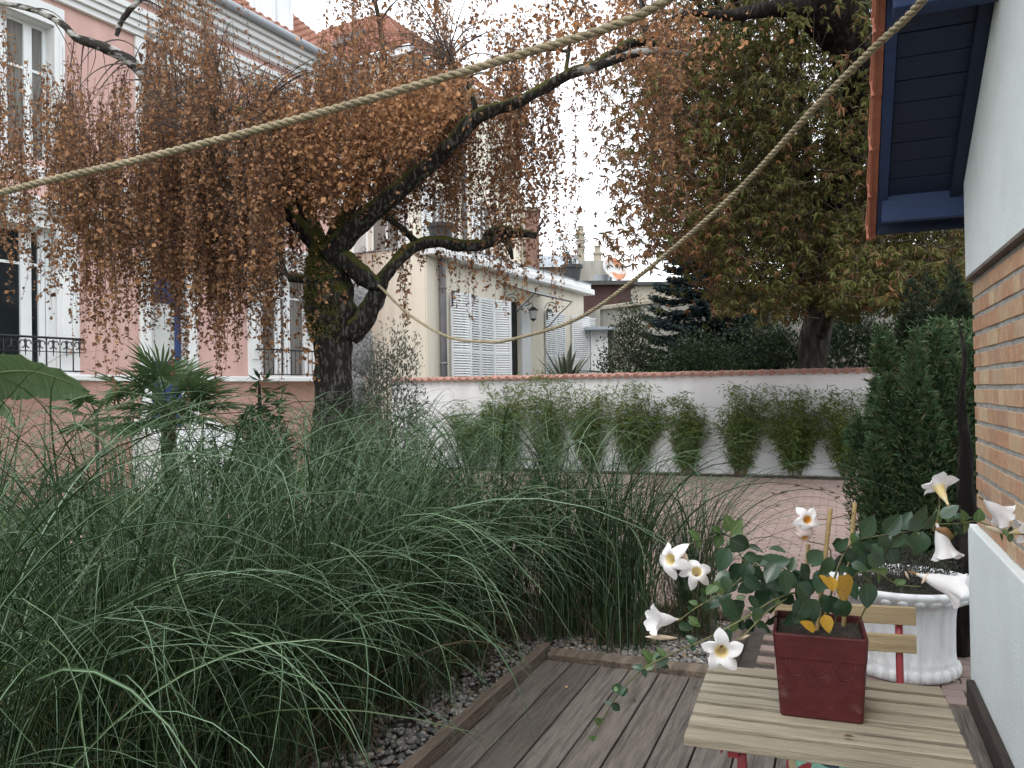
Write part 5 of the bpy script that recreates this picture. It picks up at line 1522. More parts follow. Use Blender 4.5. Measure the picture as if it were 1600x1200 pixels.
# moss tufts on the swollen trunk head
mv = []
n = 15000
ii = rng.integers(int(len(tp) * 0.47), len(tp), n); aa = rng.uniform(0, 6.28, n)
mc = np.array(tp)[ii]; mr = np.array(trad)[ii]
dirs = np.stack([np.cos(aa), np.sin(aa), rng.normal(0.1, 0.3, n)], 1)
pos = mc + unit(dirs) * mr[:, None] * 1.0
pos[:, 2] += rng.uniform(-.04, .04, n)
keep = (dirs[:, 0] < 0.55)
v, T, _ = leaves(pos[keep], unit(dirs + rand_dirs(n) * 0.9)[keep], rand_dirs(n)[keep], rng.uniform(0.010, 0.030, keep.sum()), 0.007)
tri_mesh('moss', v, T, M['moss'], birch)['kind'] = 'stuff'

# hanging strands: boxes (x0, x1, y0, y1 of their heads, length px, number, depth range)
PATCH = [
    (-120, 150, 60, 200, 100, 250, 290, 5.0, 7.2), (-60, 130, 150, 230, 120, 230, 40, 5.0, 7.0), (100, 260, 110, 230, 150, 330, 290, 5.2, 7.2), (220, 420, 40, 220, 150, 370, 470, 5.3, 7.4), (380, 520, 100, 260, 100, 270, 330, 5.4, 7.2),
    (420, 720, 40, 200, 80, 200, 560, 5.4, 7.4), (480, 720, 170, 300, 60, 130, 210, 6.0, 6.6), (640, 860, 10, 200, 100, 260, 300, 5.4, 7.3), (700, 850, 180, 290, 100, 165, 130, 5.6, 7.0), (820, 1060, -50, 85, 50, 120, 170, 5.2, 6.6),
    (850, 930, 110, 220, 100, 200, 26, 5.4, 6.4), (930, 1060, 60, 120, 60, 260, 20, 5.2, 6.2), (200, 700, -140, 40, 60, 200, 330, 5.5, 7.8), (-120, 220, -140, -20, 30, 120, 90, 5.5, 7.5), (740, 1000, -140, -40, 40, 130, 110, 5.5, 7.0),
    (215, 330, 200, 330, 130, 250, 170, 5.4, 7.0), (330, 425, 250, 380, 100, 220, 180, 5.6, 7.0), (130, 215, 220, 330, 110, 230, 100, 5.4, 7.0), (0, 120, 220, 300, 60, 150, 18, 5.2, 6.6), (60, 128, 330, 400, 60, 120, 16, 5.2, 6.2),
]
S = 9
heads, lens = [], []
LIMB_X = [470, 512, 535, 570, 605, 640, 680, 708, 735, 770, 808, 850, 890, 930, 962, 1000]
LIMB_Y = [380, 400, 375, 342, 312, 284, 250, 222, 190, 172, 160, 138, 115, 102, 82, 70]


def clear_depth(px, y0, y1, Y):
    """things that would hang across the big limb or the trunk head stand behind it"""
    if 478 < px < 1000:
        ly = np.interp(px, LIMB_X, LIMB_Y)
        if y1 > ly - 25 and Y < 6.0 and random.random() < 0.9: return random.uniform(6.15, 6.15 + 1.1)
    if 440 < px < 610 and y1 > 360 and Y < 6.3: return random.uniform(6.35, 7.2)
    return Y


for x0, x1, y0, y1, l0, l1, num, d0, d1 in PATCH:
    left = int(num * (1.25 if 190 < (x0 + x1) / 2 < 430 else 0.95))
    while left > 0:
        bx_, by_, bY = random.uniform(x0, x1), random.uniform(y0, y1), random.uniform(d0, d1)
        ll = (l0 + (l1 - l0) * random.betavariate(1.5, 1.4)) * 1.10
        k = min(left, random.randint(4, 11)); left -= k
        if 370 < bx_ < 505 and by_ < 95 and random.random() < 0.9: continue
        if bx_ < 230 and by_ < 40 + 0.4 * bx_ and random.random() < 0.5: continue
        for _ in range(k):
            px, py = bx_ + random.gauss(0, 7), by_ + random.gauss(0, 18)
            lp = ll * random.uniform(0.6, 1.08)
            if 478 < px < 600 and py + lp > 350: lp = max(30, 350 - py) * random.uniform(.6, 1.1)
            Y = clear_depth(px, py, py + lp, bY + random.gauss(0, 0.06))
            heads.append(P(px, py, Y) - BO)
            lens.append(lp / FPX * Y)
# singles under the long right-hand limb
for px, py, ln_ in ((664, 385, 30), (690, 388, 75), (728, 392, 35), (744, 388, 110), (748, 388, 60), (774, 378, 105), (778, 380, 80), (808, 372, 90), (812, 372, 120), (830, 370, 90), (838, 372, 75), (858, 360, 120), (872, 345, 140), (640, 400, 70), (636, 404, 100), (622, 410, 90), (570, 385, 60), (575, 388, 50), (585, 390, 35), (648, 392, 30)):
    for k in range(3):
        Y = BY + random.uniform(-.15, .2)
        heads.append(P(px + random.uniform(-4, 4), py, Y) - BO); lens.append(ln_ * random.uniform(.7, 1.1) / FPX * Y)
heads = np.array(heads); lens = np.array(lens); N = len(heads)
t = np.linspace(0, 1, S)
az = rng.uniform(0, 6.28, N); out = rng.uniform(0.02, 0.10, N)
sw1, sw2 = rng.normal(0, 0.03, N), rng.normal(0, 0.03, N); ph = rng.uniform(0, 6.28, N)
pts = np.zeros((N, S, 3))
bow = 1 - np.exp(-4 * t)
pts[:, :, 0] = heads[:, None, 0] + np.cos(az)[:, None] * out[:, None] * bow + sw1[:, None] * np.sin(t * 5 + ph[:, None]) * lens[:, None] * 0.6
pts[:, :, 1] = heads[:, None, 1] + np.sin(az)[:, None] * out[:, None] * bow + sw2[:, None] * np.sin(t * 4 + ph[:, None]) * lens[:, None] * 0.6
pts[:, :, 2] = heads[:, None, 2] - lens[:, None] * t
tw = threads(pts, 0.0018, 0.0008)
# arching twigs from the limbs to the strands
parts = [tw]
sel = rng.choice(N, 620, replace=False)
cv = []
for i in sel:
    dlt = LPTS - heads[i]
    sc = np.linalg.norm(dlt, axis=1) + np.where(LPTS[:, 2] > heads[i][2] + 0.35, 1.0, 0)
    q = LPTS[np.argmin(sc)]
    if np.linalg.norm(q - heads[i]) > 0.75: continue
    h = heads[i]
    mid = (q + h) / 2 + np.array([0, 0, 0.12 + 0.18 * np.linalg.norm(q - h)]) + rng.normal(0, 0.05, 3)
    cv.append([(1 - s) ** 2 * q + 2 * s * (1 - s) * mid + s * s * h for s in np.linspace(0, 1, S)])
parts.append(threads(np.array(cv), rng.uniform(0.004, 0.010, len(cv)), 0.0018))
v, T = join(*parts)
tri_mesh('twigs', v, T, M['twig'], birch)['kind'] = 'stuff'
# leaves along the strands
LPm = 42
cnt = np.maximum(3, (lens * LPm).astype(int))
idx = np.repeat(np.arange(N), cnt)
s_ = rng.uniform(0, 1, len(idx)) ** 0.9
f = s_ * (S - 1); i0 = np.minimum(f.astype(int), S - 2); fr = (f - i0)[:, None]
pos = pts[idx, i0] * (1 - fr) + pts[idx, i0 + 1] * fr
d = rand_dirs(len(idx)); d[:, 2] = -np.abs(d[:, 2]) * 0.8 - 0.35
d = unit(d)
pos = pos + d * 0.008
nn = rand_dirs(len(idx)); nn[:, 2] *= 0.5
L_ = np.clip(rng.gamma(9, 0.0026, len(idx)), 0.011, 0.05)
near = ((pos[:, 1] + BO.y) < 5.9) | (pos[:, 0] > -0.3)
L_ = np.where(near, L_ * 1.12, L_)
v, T, k = leaves(pos, d, nn, L_, L_ * rng.uniform(0.55, 0.9, len(idx)), fold=rng.uniform(0.05, 0.45, (len(idx), 1)), curl=rng.normal(0.15, 0.25, len(idx)))
tri_mesh('leaves', v, T, M['birch_leaf'], birch, smooth=False)['kind'] = 'stuff'
# leafy clumps round the near limb and on the trunk head
cl = []
for x0, x1, y0, y1, num, d0, d1 in ((480, 560, 230, 330, 900, 5.6, 6.1), (450, 690, 130, 270, 2500, 5.3, 6.0), (540, 720, 150, 300, 1800, 5.95, 6.4), (600, 690, 130, 215, 1300, 5.2, 5.8), (720, 850, 130, 200, 500, 5.75, 6.1), (690, 800, 110, 170, 300, 5.3, 5.7), (840, 1060, 10, 100, 1200, 5.2, 5.8), (485, 545, 330, 470, 60, 5.95, 6.05), (495, 520, 440, 470, 24, 5.85, 5.95), (470, 500, 480, 600, 50, 5.9, 6.0), (425, 480, 430, 560, 40, 5.8, 6.2), (430, 560, 170, 320, 700, 5.4, 6.1)):
    for _ in range(num):
        px, py, Y = random.uniform(x0, x1), random.uniform(y0, y1), random.uniform(d0, d1)
        if num > 100:
            px, py = random.gauss((x0 + x1) / 2, (x1 - x0) * 0.40), random.gauss((y0 + y1) / 2, (y1 - y0) * 0.36)
            if py > np.interp(px, [430, 520, 760, 1060], [330, 345, 205, 120]): continue
        if num > 100: Y = clear_depth(px, py, py + 15, Y)
        cl.append(P(px, py, Y) - BO)
pos = np.array(cl)
d = rand_dirs(len(pos)); d[:, 2] -= 0.6
L_ = np.clip(rng.normal(0.034, 0.008, len(pos)), 0.016, 0.055)
v, T, k = leaves(pos, d, rand_dirs(len(pos)), L_, L_ * 0.75, fold=rng.uniform(0.05, 0.4, (len(pos), 1)), curl=rng.normal(0.15, 0.2, len(pos)))
tri_mesh('clump_leaves', v, T, M['birch_leaf_bright'], birch, smooth=False)['kind'] = 'stuff'


# ================================================================== CHESTNUT
def twig_tree(root, origin, trunk_pts, limbs, m, sides=14):
    p_ = smooth_path(trunk_pts, 6)
    gnarl([tuple(q[:3]) for q in p_], [q[3] for q in p_], 0.06, sides).build('trunk', m, root, smooth=True)
    for li_, lp in enumerate(limbs):
        q = smooth_path(lp, 5)
        gnarl([tuple(a_[:3]) for a_ in q], [max(a_[3], 0.004) for a_ in q], 0.07, 8).build('limb', M['black_bark'] if li_ < 2 else m, root, smooth=True)


cb = G(1268, 700, -0.12)
CY = 17.2
cbx = P(1268, 590, CY)
chest = empty('chestnut_tree', (cbx.x, CY, -0.17), 0, 'large horse chestnut with browning olive leaves and a stout dark trunk', 'tree')
CO = Vector((cbx.x, CY, -0.17))
cc = np.array([5.15, 13.6, 6.9]); cr = np.array([3.55, 4.3, 4.3])
limbs = [[(*(np.array(P(a_, b_, c_)) - np.array(CO)), w_ / FPX * c_ / 2) for a_, b_, c_, w_ in ((1275, 470, 16.8, 30), (1300, 330, 13.5, 34), (1335, 190, 12.0, 36), (1335, 110, 11.4, 52), (1318, 50, 11.2, 80), (1290, 0, 11.0, 96), (1250, -70, 11.0, 90))],
         [(*(np.array(P(a_, b_, c_)) - np.array(CO)), w_ / FPX * c_ / 2) for a_, b_, c_, w_ in ((1290, 10, 11.0, 40), (1200, 14, 10.6, 26), (1140, 24, 10.2, 17), (1080, 20, 10, 10), (1020, 40, 9.8, 4))]]
top = (0.3, -1.0, 4.2)
ends = []
for i in range(26):
    a = 2 * math.pi * i / 26 + random.uniform(-.2, .2)
    el = random.uniform(-0.35, 0.8)
    e_ = cc + cr * np.array([math.cos(a) * math.cos(el), math.sin(a) * math.cos(el), math.sin(el)]) * random.uniform(0.75, 0.95) - np.array(CO)
    st_ = np.array([0.05, -0.3, random.uniform(2.6, 4.6)])
    mid = (st_ + e_) / 2 + np.array([0, 0, random.uniform(0.1, 0.8)])
    limbs.append([(*st_, 0.13), (*mid, 0.07), (*(e_ * 0.85 + mid * 0.15), 0.035), (*(e_ + np.array([0, 0, -0.3])), 0.012)])
    ends += [mid, e_]
twig_tree(chest, CO, [(0, 0, -0.1, 0.42), (0, 0, 0.6, 0.31), (0.0, -0.02, 1.7, 0.29), (0.05, -0.1, 2.6, 0.32), (0.15, -0.35, 3.6, 0.27), (0.4, -0.6, 5.0, 0.24), (0.6, -0.7, 7.0, 0.2), (0.6, -0.7, 9.0, 0.1)], limbs, M['bark_dark'])
# leaf hands: clumps drooping from the outer shell and the inside of the crown
NC = 560
cz = []
while len(cz) < NC:
    u3 = rng.normal(0, 1, 3); u3 /= np.linalg.norm(u3)
    r_ = rng.uniform(0.25, 1.0) ** 0.6
    q = cc + cr * u3 * r_
    lump = 1 + 0.16 * math.sin(q[0] * 2.3 + q[2] * 1.7) + 0.12 * math.sin(q[1] * 2.1 - q[2] * 2.6)
    if r_ > lump: continue
    if q[2] < 2.9 + 0.25 * math.sin(q[0] * 3) + 0.12 * (q[1] - 11): continue
    cz.append(q)
cz = np.array(cz)
K = 33
hc = np.repeat(cz, K, 0) + rng.normal(0, 1, (NC * K, 3)) * np.array([0.36, 0.36, 0.30])
# extra low sprays hanging over the garden wall at the left and right
xtra = []
for x0, x1, y0, y1, num, d0, d1 in ((960, 1120, 90, 330, 380, 9.5, 12.0), (1000, 1150, 300, 400, 110, 10, 12.5), (1120, 1330, 330, 470, 900, 11, 15), (1300, 1530, 330, 455, 2600, 10.5, 15), (1300, 1530, 380, 475, 900, 9.5, 14), (1110, 1260, 400, 490, 500, 11, 14.5), (1010, 1250, 60, 400, 2600, 11, 15), (1050, 1400, 60, 400, 1800, 14, 17), (935, 1050, 110, 420, 130, 9.5, 12), (1180, 1260, 440, 505, 130, 11, 14), (1280, 1520, 430, 492, 420, 11, 15), (950, 1010, 330, 410, 16, 9.5, 10.5), (1290, 1345, 445, 500, 90, 12, 14)):
    for _ in range(num):
        xtra.append(P(random.uniform(x0, x1), random.uniform(y0, y1), random.uniform(d0, d1)))
hc = np.concatenate([hc, np.array(xtra)])
hx = 800 + FPX * hc[:, 0] / hc[:, 1]; hy = 611 - FPX * (hc[:, 2] - EYE) / hc[:, 1]
hc = hc[~((hc[:, 1] < 9.7) | ((hx > 1270) & (hx < 1345) & (hy < 85) & (hc[:, 1] < 11.2) & (rng.uniform(0, 1, len(hc)) < 0.75)))]
nh = len(hc)
ax = rand_dirs(nh); ax[:, 2] = -np.abs(ax[:, 2]) - 0.25; ax = unit(ax)
LF = 6
s1 = unit(np.cross(ax, rand_dirs(nh))); s2 = np.cross(ax, s1)
an = np.linspace(0, 2 * math.pi, LF, endpoint=False)[None] + rng.uniform(0, 6.28, (nh, 1))
dl = ax[:, None] * 0.55 + s1[:, None] * np.cos(an)[..., None] + s2[:, None] * np.sin(an)[..., None]
dl = dl.reshape(-1, 3); dl[:, 2] -= rng.uniform(0.1, 0.9, len(dl)); dl = unit(dl)
pos = np.repeat(hc, LF, 0) - np.array(CO)
Lc = np.repeat(rng.uniform(0.075, 0.135, nh), LF) * rng.uniform(0.8, 1.1, nh * LF)
hpx = 800 + FPX * hc[:, 0] / hc[:, 1]
rusty = np.repeat(rng.uniform(0, 1, nh) < np.clip((1190 - hpx) / 190, 0.10, 0.92), LF)
for pick, mm, nm in ((~rusty, 'chestnut_leaf', 'leaves'), (rusty, 'chestnut_rust', 'rusty_leaves')):
    m_ = pick.sum()
    v, T, k = leaves(pos[pick], dl[pick], rand_dirs(m_) + np.array([0, 0, 0.6]), Lc[pick], Lc[pick] * rng.uniform(0.18, 0.34, m_), fold=rng.uniform(0.1, 0.5, (m_, 1)), curl=rng.normal(0.25, 0.3, m_) + (0.25 if nm == 'rusty_leaves' else 0), full=True)
    tri_mesh(nm, v, T, M[mm], chest)['kind'] = 'stuff'
# petioles / fine twigs
q = hc - np.array(CO)
sub = rng.choice(nh, 5000, replace=False)
e0 = q[sub] - ax[sub] * 0.05
tdir = unit(rand_dirs(len(sub)) + np.array([0, 0, 0.5]))
tws = np.stack([e0 + tdir * 0.55 * s + np.array([0, 0, -0.12]) * s * (1 - s) * 2 for s in np.linspace(1, 0, 5)], 1)
v, T = threads(tws, 0.0065, 0.002)
tri_mesh('twigs', v, T, M['twig'], chest)['kind'] = 'stuff'


# ================================================================== OTHER PLANTS
def shrub(name, label, cat, base, h, rx, ry, n, L, W, m, shape='round', z0=0.1, stems=8, group=None, bare=0.0, bark='twig', full=False, part='foliage', clump=True):
    """stems and a crown of separate leaves; crown density follows clumps"""
    t_ = empty(name, base, 0, label, cat, group)
    if clump:
        nc = max(14, n // 55)
        u3 = rng.normal(0, 1, (nc, 3)); u3 = unit(u3) * rng.uniform(0.3, 1.0, (nc, 1)) ** 0.5
        zf = (u3[:, 2] + 1) / 2
        if shape == 'cone': k = np.clip(1.05 - zf, 0.08, 1)
        elif shape == 'column': k = np.clip(1.15 - zf ** 3, 0.25, 1)
        elif shape == 'vase': k = 0.45 + 0.75 * zf
        else: k = np.ones(nc)
        cp = np.stack([u3[:, 0] * rx * k, u3[:, 1] * ry * k, z0 + zf * (h - z0)], 1)
        ci = rng.integers(0, nc, n)
        pos = cp[ci] + rng.normal(0, 1, (n, 3)) * np.array([rx, ry, (h - z0) * 0.45]) * 0.17
    else:
        zf = rng.uniform(0, 1, n); a = rng.uniform(0, 6.28, n); r_ = np.sqrt(rng.uniform(0.1, 1, n))
        k = np.clip(1.05 - zf, 0.06, 1) if shape == 'cone' else np.clip(1.15 - zf ** 3, 0.2, 1)
        pos = np.stack([np.cos(a) * r_ * rx * k, np.sin(a) * r_ * ry * k, z0 + zf * (h - z0)], 1)
    outd = unit(pos * np.array([1, 1, 0.4]) + np.array([0, 0, 0.05]))
    d = unit(outd + rand_dirs(n) * 0.9 + np.array([0, 0, 0.15]))
    Ls = L * rng.uniform(0.6, 1.25, n)
    v, T, _ = leaves(pos, d, rand_dirs(n) + np.array([0, 0, 0.7]), Ls, Ls * W, fold=0.25, curl=0.15, full=full)
    tri_mesh(part, v, T, M[m], t_)['kind'] = 'stuff'
    if stems:
        cv = []
        for _ in range(stems):
            q = pos[rng.integers(0, n)]
            s0 = np.array([rng.normal(0, rx * 0.12), rng.normal(0, ry * 0.12), 0.0])
            mid = np.array([q[0] * 0.4, q[1] * 0.4, q[2] * 0.55])
            cv.append([(1 - s) ** 2 * s0 + 2 * s * (1 - s) * mid + s * s * q for s in np.linspace(0, 1, 7)])
        v, T = threads(np.array(cv), 0.012 * h / 1.5 + 0.003, 0.002)
        tri_mesh('stems', v, T, M[bark], t_)
    return t_


# bamboos in a row along the white wall: (px of foot, foot y, px half width, top y)
BAM = [
    (740, 738, 45, 628, 'leftmost bamboo of the row at the white wall, half hidden by grass tips'),
    (790, 738, 34, 600, 'second bamboo from the left end of the row along the white wall'),
    (862, 738, 38, 604, 'third bamboo from the left end of the row along the white wall'),
    (918, 738, 42, 600, 'fourth bamboo from the left, left neighbour of the middle bamboo at the wall'),
    (988, 740, 46, 596, 'middle bamboo of the row of nine along the white wall'),
    (1072, 742, 44, 630, 'fourth bamboo from the right end of the row along the white wall'),
    (1155, 744, 54, 618, 'third bamboo from the right end of the row along the white wall'),
    (1240, 745, 48, 605, 'second bamboo from the right end of the row along the white wall'),
    (1322, 747, 46, 602, 'rightmost bamboo of the row, just left of the dark green conifer'),
]
for px, py, hw, ty, lab in BAM:
    u_ = (px - 800) / FPX
    # the row stands in the gravel strip: along = 14.5
    a_ = 14.5
    l_ = a_ * math.tan(math.atan(u_) - HA)
    b_ = H(l_, a_, -0.10)
    top_z = P(px, ty, b_.y).z
    hgt = (top_z + 0.10) * random.uniform(0.86, 1.06)
    w_ = random.uniform(0.85, 1.4) * hw / FPX * b_.y
    t_ = empty('bamboo', b_, 0, lab, 'bamboo', 'bamboos along the white garden wall')
    ns = random.randint(26, 44)
    cv = []
    lean, lean2 = rng.normal(0, 0.22), rng.normal(0, 0.1)
    for k in range(ns):
        a0 = rng.uniform(0, 6.28); sp = rng.uniform(0.1, 1.0) ** 0.8
        hh = hgt * (rng.uniform(0.55, 0.95) if k % 5 else rng.uniform(0.98, 1.12)) / 0.88
        ex, ey = (math.cos(a0) * sp + lean) * w_ * 1.1, math.sin(a0) * sp * min(w_, 0.30) - 0.06
        sway = rng.normal(0, 0.05, 2)
        cv.append([(ex * s ** 1.3 + 0.10 * math.cos(a0) * (1 - s) + sway[0] * math.sin(3 * s), ey * s ** 1.3 + sway[1] * math.sin(3 * s), hh * (s - 0.12 * s ** 4)) for s in np.linspace(0, 1, 9)])
    cv = np.array(cv)
    v, T = threads(cv, 0.006, 0.002)
    tri_mesh('canes', v, T, M['bamboo_stem'], t_)
    nl = random.randint(2700, 4600)
    ki = rng.integers(0, ns, nl); s_ = rng.uniform(0.08, 1.0, nl) ** 0.8
    f = s_ * 8; i0 = np.minimum(f.astype(int), 7); fr = (f - i0)[:, None]
    pos = cv[ki, i0] * (1 - fr) + cv[ki, i0 + 1] * fr
    tw_ = rng.integers(0, 9, nl)
    pos = pos + unit(np.stack([np.sin(ki * 7.1 + tw_ * 2.4), np.cos(ki * 5.3 + tw_ * 1.7), 0.3 + 0 * ki], 1)) * (rng.uniform(0.0, 0.20, nl) * (0.45 + 0.7 * s_))[:, None]
    d = unit(rand_dirs(nl) * np.array([1, 1, 0.4]) + np.array([0, 0, -0.35]))
    Ls = rng.uniform(0.07, 0.135, nl)
    v, T, _ = leaves(pos, d, rand_dirs(nl) + np.array([0, 0, 1.0]), Ls, 0.0165, fold=0.2, curl=0.2)
    tri_mesh('leaves', v, T, M['bamboo_leaf'], t_)['kind'] = 'stuff'


# conifers to the right
def conifer(name, label, base, h, rx, m, n=14000, group=None, shape='column', spray=(0.05, 0.11), lean=(0, 0), up=0.9, z0=0.05):
    t_ = empty(name, base, 0, label, 'conifer', group)
    npl = 34
    pa = rng.uniform(0, 6.28, npl); pr = rx * 0.92 * np.sqrt(rng.uniform(0, 1, npl)); phh = (h - z0) * rng.uniform(0.40, 1.0, npl) * (1 - 0.25 * (pr / rx) ** 2)
    pb_ = rng.uniform(0, 0.45, npl) * (h - z0) * (rng.uniform(0, 1, npl) < 0.6)
    pi_ = rng.integers(0, npl, n)
    zf = rng.beta(1.15, 1.25, n)
    a = rng.uniform(0, 6.28, n)
    wd = rx * 0.34 * (np.sin(np.pi * np.clip(zf * 0.90 + 0.10, 0, 1)) ** 0.9) * np.sqrt(rng.uniform(0, 1, n))
    zz = z0 + pb_[pi_] + zf * (phh[pi_] - pb_[pi_])
    fl = 0.85 + 0.35 * zf + 0.05 * np.sin(9 * zf + pi_)
    pos = np.stack([np.cos(pa[pi_]) * pr[pi_] * fl + np.cos(a) * wd + lean[0] * zf, np.sin(pa[pi_]) * pr[pi_] * fl + np.sin(a) * wd + lean[1] * zf, zz], 1)
    d = unit(np.stack([np.cos(a), np.sin(a), np.full(n, up)], 1) + rand_dirs(n) * 0.55)
    parts = []
    for q in range(3):
        dd_ = unit(d + rand_dirs(n) * 0.45)
        Ls = rng.uniform(*spray, n)
        parts.append(leaves(pos, dd_, rand_dirs(n), Ls, Ls * 0.12 + 0.003, fold=0.3)[:2])
    v, T = join(*parts)
    tri_mesh('foliage', v, T, M[m], t_)['kind'] = 'stuff'
    gnarl([(0, 0, 0), (0.01, 0, h * 0.4), (lean[0] * 0.8, lean[1] * .8, h * 0.85)], [0.06, 0.045, 0.012], 0.08, 8).build('trunk', M['black_bark'], t_, smooth=True)
    return t_


j0 = P(1424, 600, 6.3); j1 = P(1492, 600, 7.6); j2 = P(1500, 600, 6.6)
conifer('columnar_conifer', 'bright green columnar conifer at the right edge of the brick paving', (j0.x, 6.3, -0.11), 2.30, 0.42, 'juniper', 31000, spray=(0.03, 0.085))
conifer('columnar_conifer', 'taller dark conifer squeezed against the brick house corner', (j1.x, 7.6, -0.11), 3.0, 0.44, 'conifer_dark', 20000, spray=(0.03, 0.085), z0=0.9)
# bare dark trunks under the conifer
ds = empty('dark_shrub', (j2.x, 6.4, -0.11), 0, 'dark bare stemmed shrub between the conifer and the brick corner', 'shrub')
for k, (x0, y0, x1, y1, x2, y2, w0) in enumerate(((1490, 900, 1470, 700, 1458, 560, 13), (1500, 900, 1500, 720, 1512, 540, 20), (1478, 900, 1448, 760, 1440, 640, 9), (1510, 880, 1520, 760, 1518, 620, 12))):
    q = [(*(P(a_, b_, 6.2 + 0.12 * k) - Vector((j2.x, 6.4, -0.11))), w_ / FPX * 3.1) for a_, b_, w_ in ((x0, y0, w0), (x1, y1, w0 * .8), (x2, y2, w0 * .4))]
    q = smooth_path(q, 6)
    gnarl([tuple(a_[:3]) for a_ in q], [a_[3] for a_ in q], 0.1, 8).build('stem', M['black_bark'], ds, smooth=True)
n = 5200
pos = np.stack([rng.normal(0.06, 0.22, n), rng.normal(0.25, 0.16, n), rng.uniform(0.15, 2.1, n)], 1)
v, T, _ = leaves(pos, rand_dirs(n, -0.2), rand_dirs(n), rng.uniform(0.04, 0.09, n), 0.016)
tri_mesh('foliage', v, T, M['juniper'], ds)['kind'] = 'stuff'
cv = []
for k in range(70):
    s0 = np.array([random.gauss(-0.02, 0.12), random.gauss(0, 0.1), random.uniform(0.3, 1.7)]); e_ = s0 + np.array([random.gauss(0, 0.2), random.gauss(0, 0.1), random.uniform(-0.05, 0.3)])
    cv.append([s0 + (e_ - s0) * s for s in np.linspace(0, 1, 4)])
v, T = threads(np.array(cv), 0.005, 0.0015)
tri_mesh('twigs', v, T, M['black_bark'], ds)
# dark leaning trunk behind the urn at the corner
tk = P(1500, 1085, 4.55)
sk_ = empty('leaning_trunk', (tk.x, tk.y, -0.11), 0, 'dark leaning trunk with rough bark between the urn and the plinth', 'trunk')
q = [(*(P(a_, b_, 4.62) - Vector((tk.x, tk.y, -0.11))), w_ / FPX * 2.3) for a_, b_, w_ in ((1490, 1100, 14), (1492, 1060, 30), (1500, 1000, 44), (1505, 930, 44), (1508, 860, 40), (1510, 780, 28), (1508, 700, 18), (1502, 630, 12), (1507, 560, 7), (1498, 500, 3))]
q = smooth_path(q, 6)
gnarl([tuple(a_[:3]) for a_ in q], [a_[3] for a_ in q], 0.14, 12).build('stem', M['black_bark'], sk_, smooth=True)
for (xa, ya, xb, yb) in ((1497, 1060, 1530, 1020), (1499, 1040, 1524, 1026), (1502, 1000, 1525, 960)):
    MB().tube([P(xa, ya, 4.6) - Vector((tk.x, tk.y, -0.11)), P(xb, yb, 4.7) - Vector((tk.x, tk.y, -0.11))], [0.012, 0.005], 6).build('branch', M['black_bark'], sk_, smooth=True)

# plants beyond the garden wall
def at_px(px, Y): 
    v = P(px, 600, Y); return (v.x, Y, -0.17)
shrub('tall_shrub', 'tall loose upright shrub in front of the grey concrete wall', 'shrub', at_px(990, 20.5), 3.75, 0.85, 0.6, 5200, 0.085, 0.5, 'bush_leaf', 'column', 0.2, 26)
shrub('clipped_hedge', 'dark clipped hedge behind the coping beside the white outbuilding', 'hedge', at_px(944, 20), 1.95, 0.5, 0.5, 3200, 0.06, 0.5, 'laurel', 'column', 0.1, 8)
shrub('laurel_bush', 'broad glossy laurel bush left of the chestnut trunk behind the wall', 'bush', at_px(1105, 18.6), 2.75, 1.15, 0.9, 9000, 0.10, 0.42, 'laurel', 'round', 0.2, 14)
shrub('laurel_bush', 'laurel bush filling the gap directly left of the chestnut trunk', 'bush', at_px(1200, 19.6), 3.2, 1.2, 0.8, 9500, 0.10, 0.42, 'laurel', 'round', 0.2, 12)
shrub('laurel_bush', 'laurel bush directly right of the chestnut trunk behind the wall', 'bush', at_px(1335, 18.2), 3.3, 1.05, 0.8, 9500, 0.10, 0.42, 'laurel', 'round', 0.2, 12)
shrub('laurel_bush', 'laurel bush half hidden by the columnar conifer on the right', 'bush', at_px(1430, 17.5), 3.2, 1.0, 0.8, 8000, 0.10, 0.42, 'laurel', 'round', 0.2, 12)
shrub('lime_shrub', 'low lime green shrub peeking over the coping under the sword leaves', 'shrub', at_px(886, 17.4), 2.06, 0.42, 0.3, 900, 0.07, 0.7, 'lime_leaf', 'round', 1.2, 6)
shrub('climbing_weed', 'yellow green weed tuft leaning over the coping near the hedge', 'plant', at_px(1005, 16.4), 2.0, 0.30, 0.25, 500, 0.07, 0.4, 'lime_leaf', 'vase', 1.2, 8)
yc = Vector(at_px(884, 18.6))
yu = empty('sword_leaved_plant', yc, 0, 'spiky sword leaved plant standing in front of the white shutters', 'plant')
MB().tube([(0, 0, 0), (0, 0, 1.62)], [0.12, 0.09], 8).build('stem', M['palm_trunk'], yu, smooth=True)
for k in range(26):
    a = random.uniform(0, 6.28); el = random.uniform(0.1, 0.75); ln_ = random.uniform(0.85, 1.25)
    d = Vector((math.cos(a) * math.sin(el), math.sin(a) * math.sin(el), math.cos(el)))
    s = d.cross(Vector((0, 0, 1))).normalized() if abs(d.z) < .999 else Vector((1, 0, 0)); nr = s.cross(d)
    mb = MB(); V = []; F = []
    for i, (t, w) in enumerate(((0, 0.035), (0.25, 0.052), (0.6, 0.044), (0.85, 0.022), (1, 0.002))):
        c = Vector((0, 0, 1.58)) + d * ln_ * t - Vector((0, 0, 0.10)) * t * t * el
        V += [c - s * w + nr * w * 0.5, c, c + s * w + nr * w * 0.5]
        if i: F += [(i * 3 - 3 + j, i * 3 - 2 + j, i * 3 + 1 + j, i * 3 + j) for j in (0, 1)]
    mb.add(V, F).build('leaf', M['yucca'], yu)
shrub('wispy_shrub', 'wispy little shrub growing in the right terrace planter', 'shrub', tp2 + Vector((0, 0, 0.38)), 1.25, 0.55, 0.5, 520, 0.09, 0.4, 'bush_leaf', 'vase', 0.1, 16)

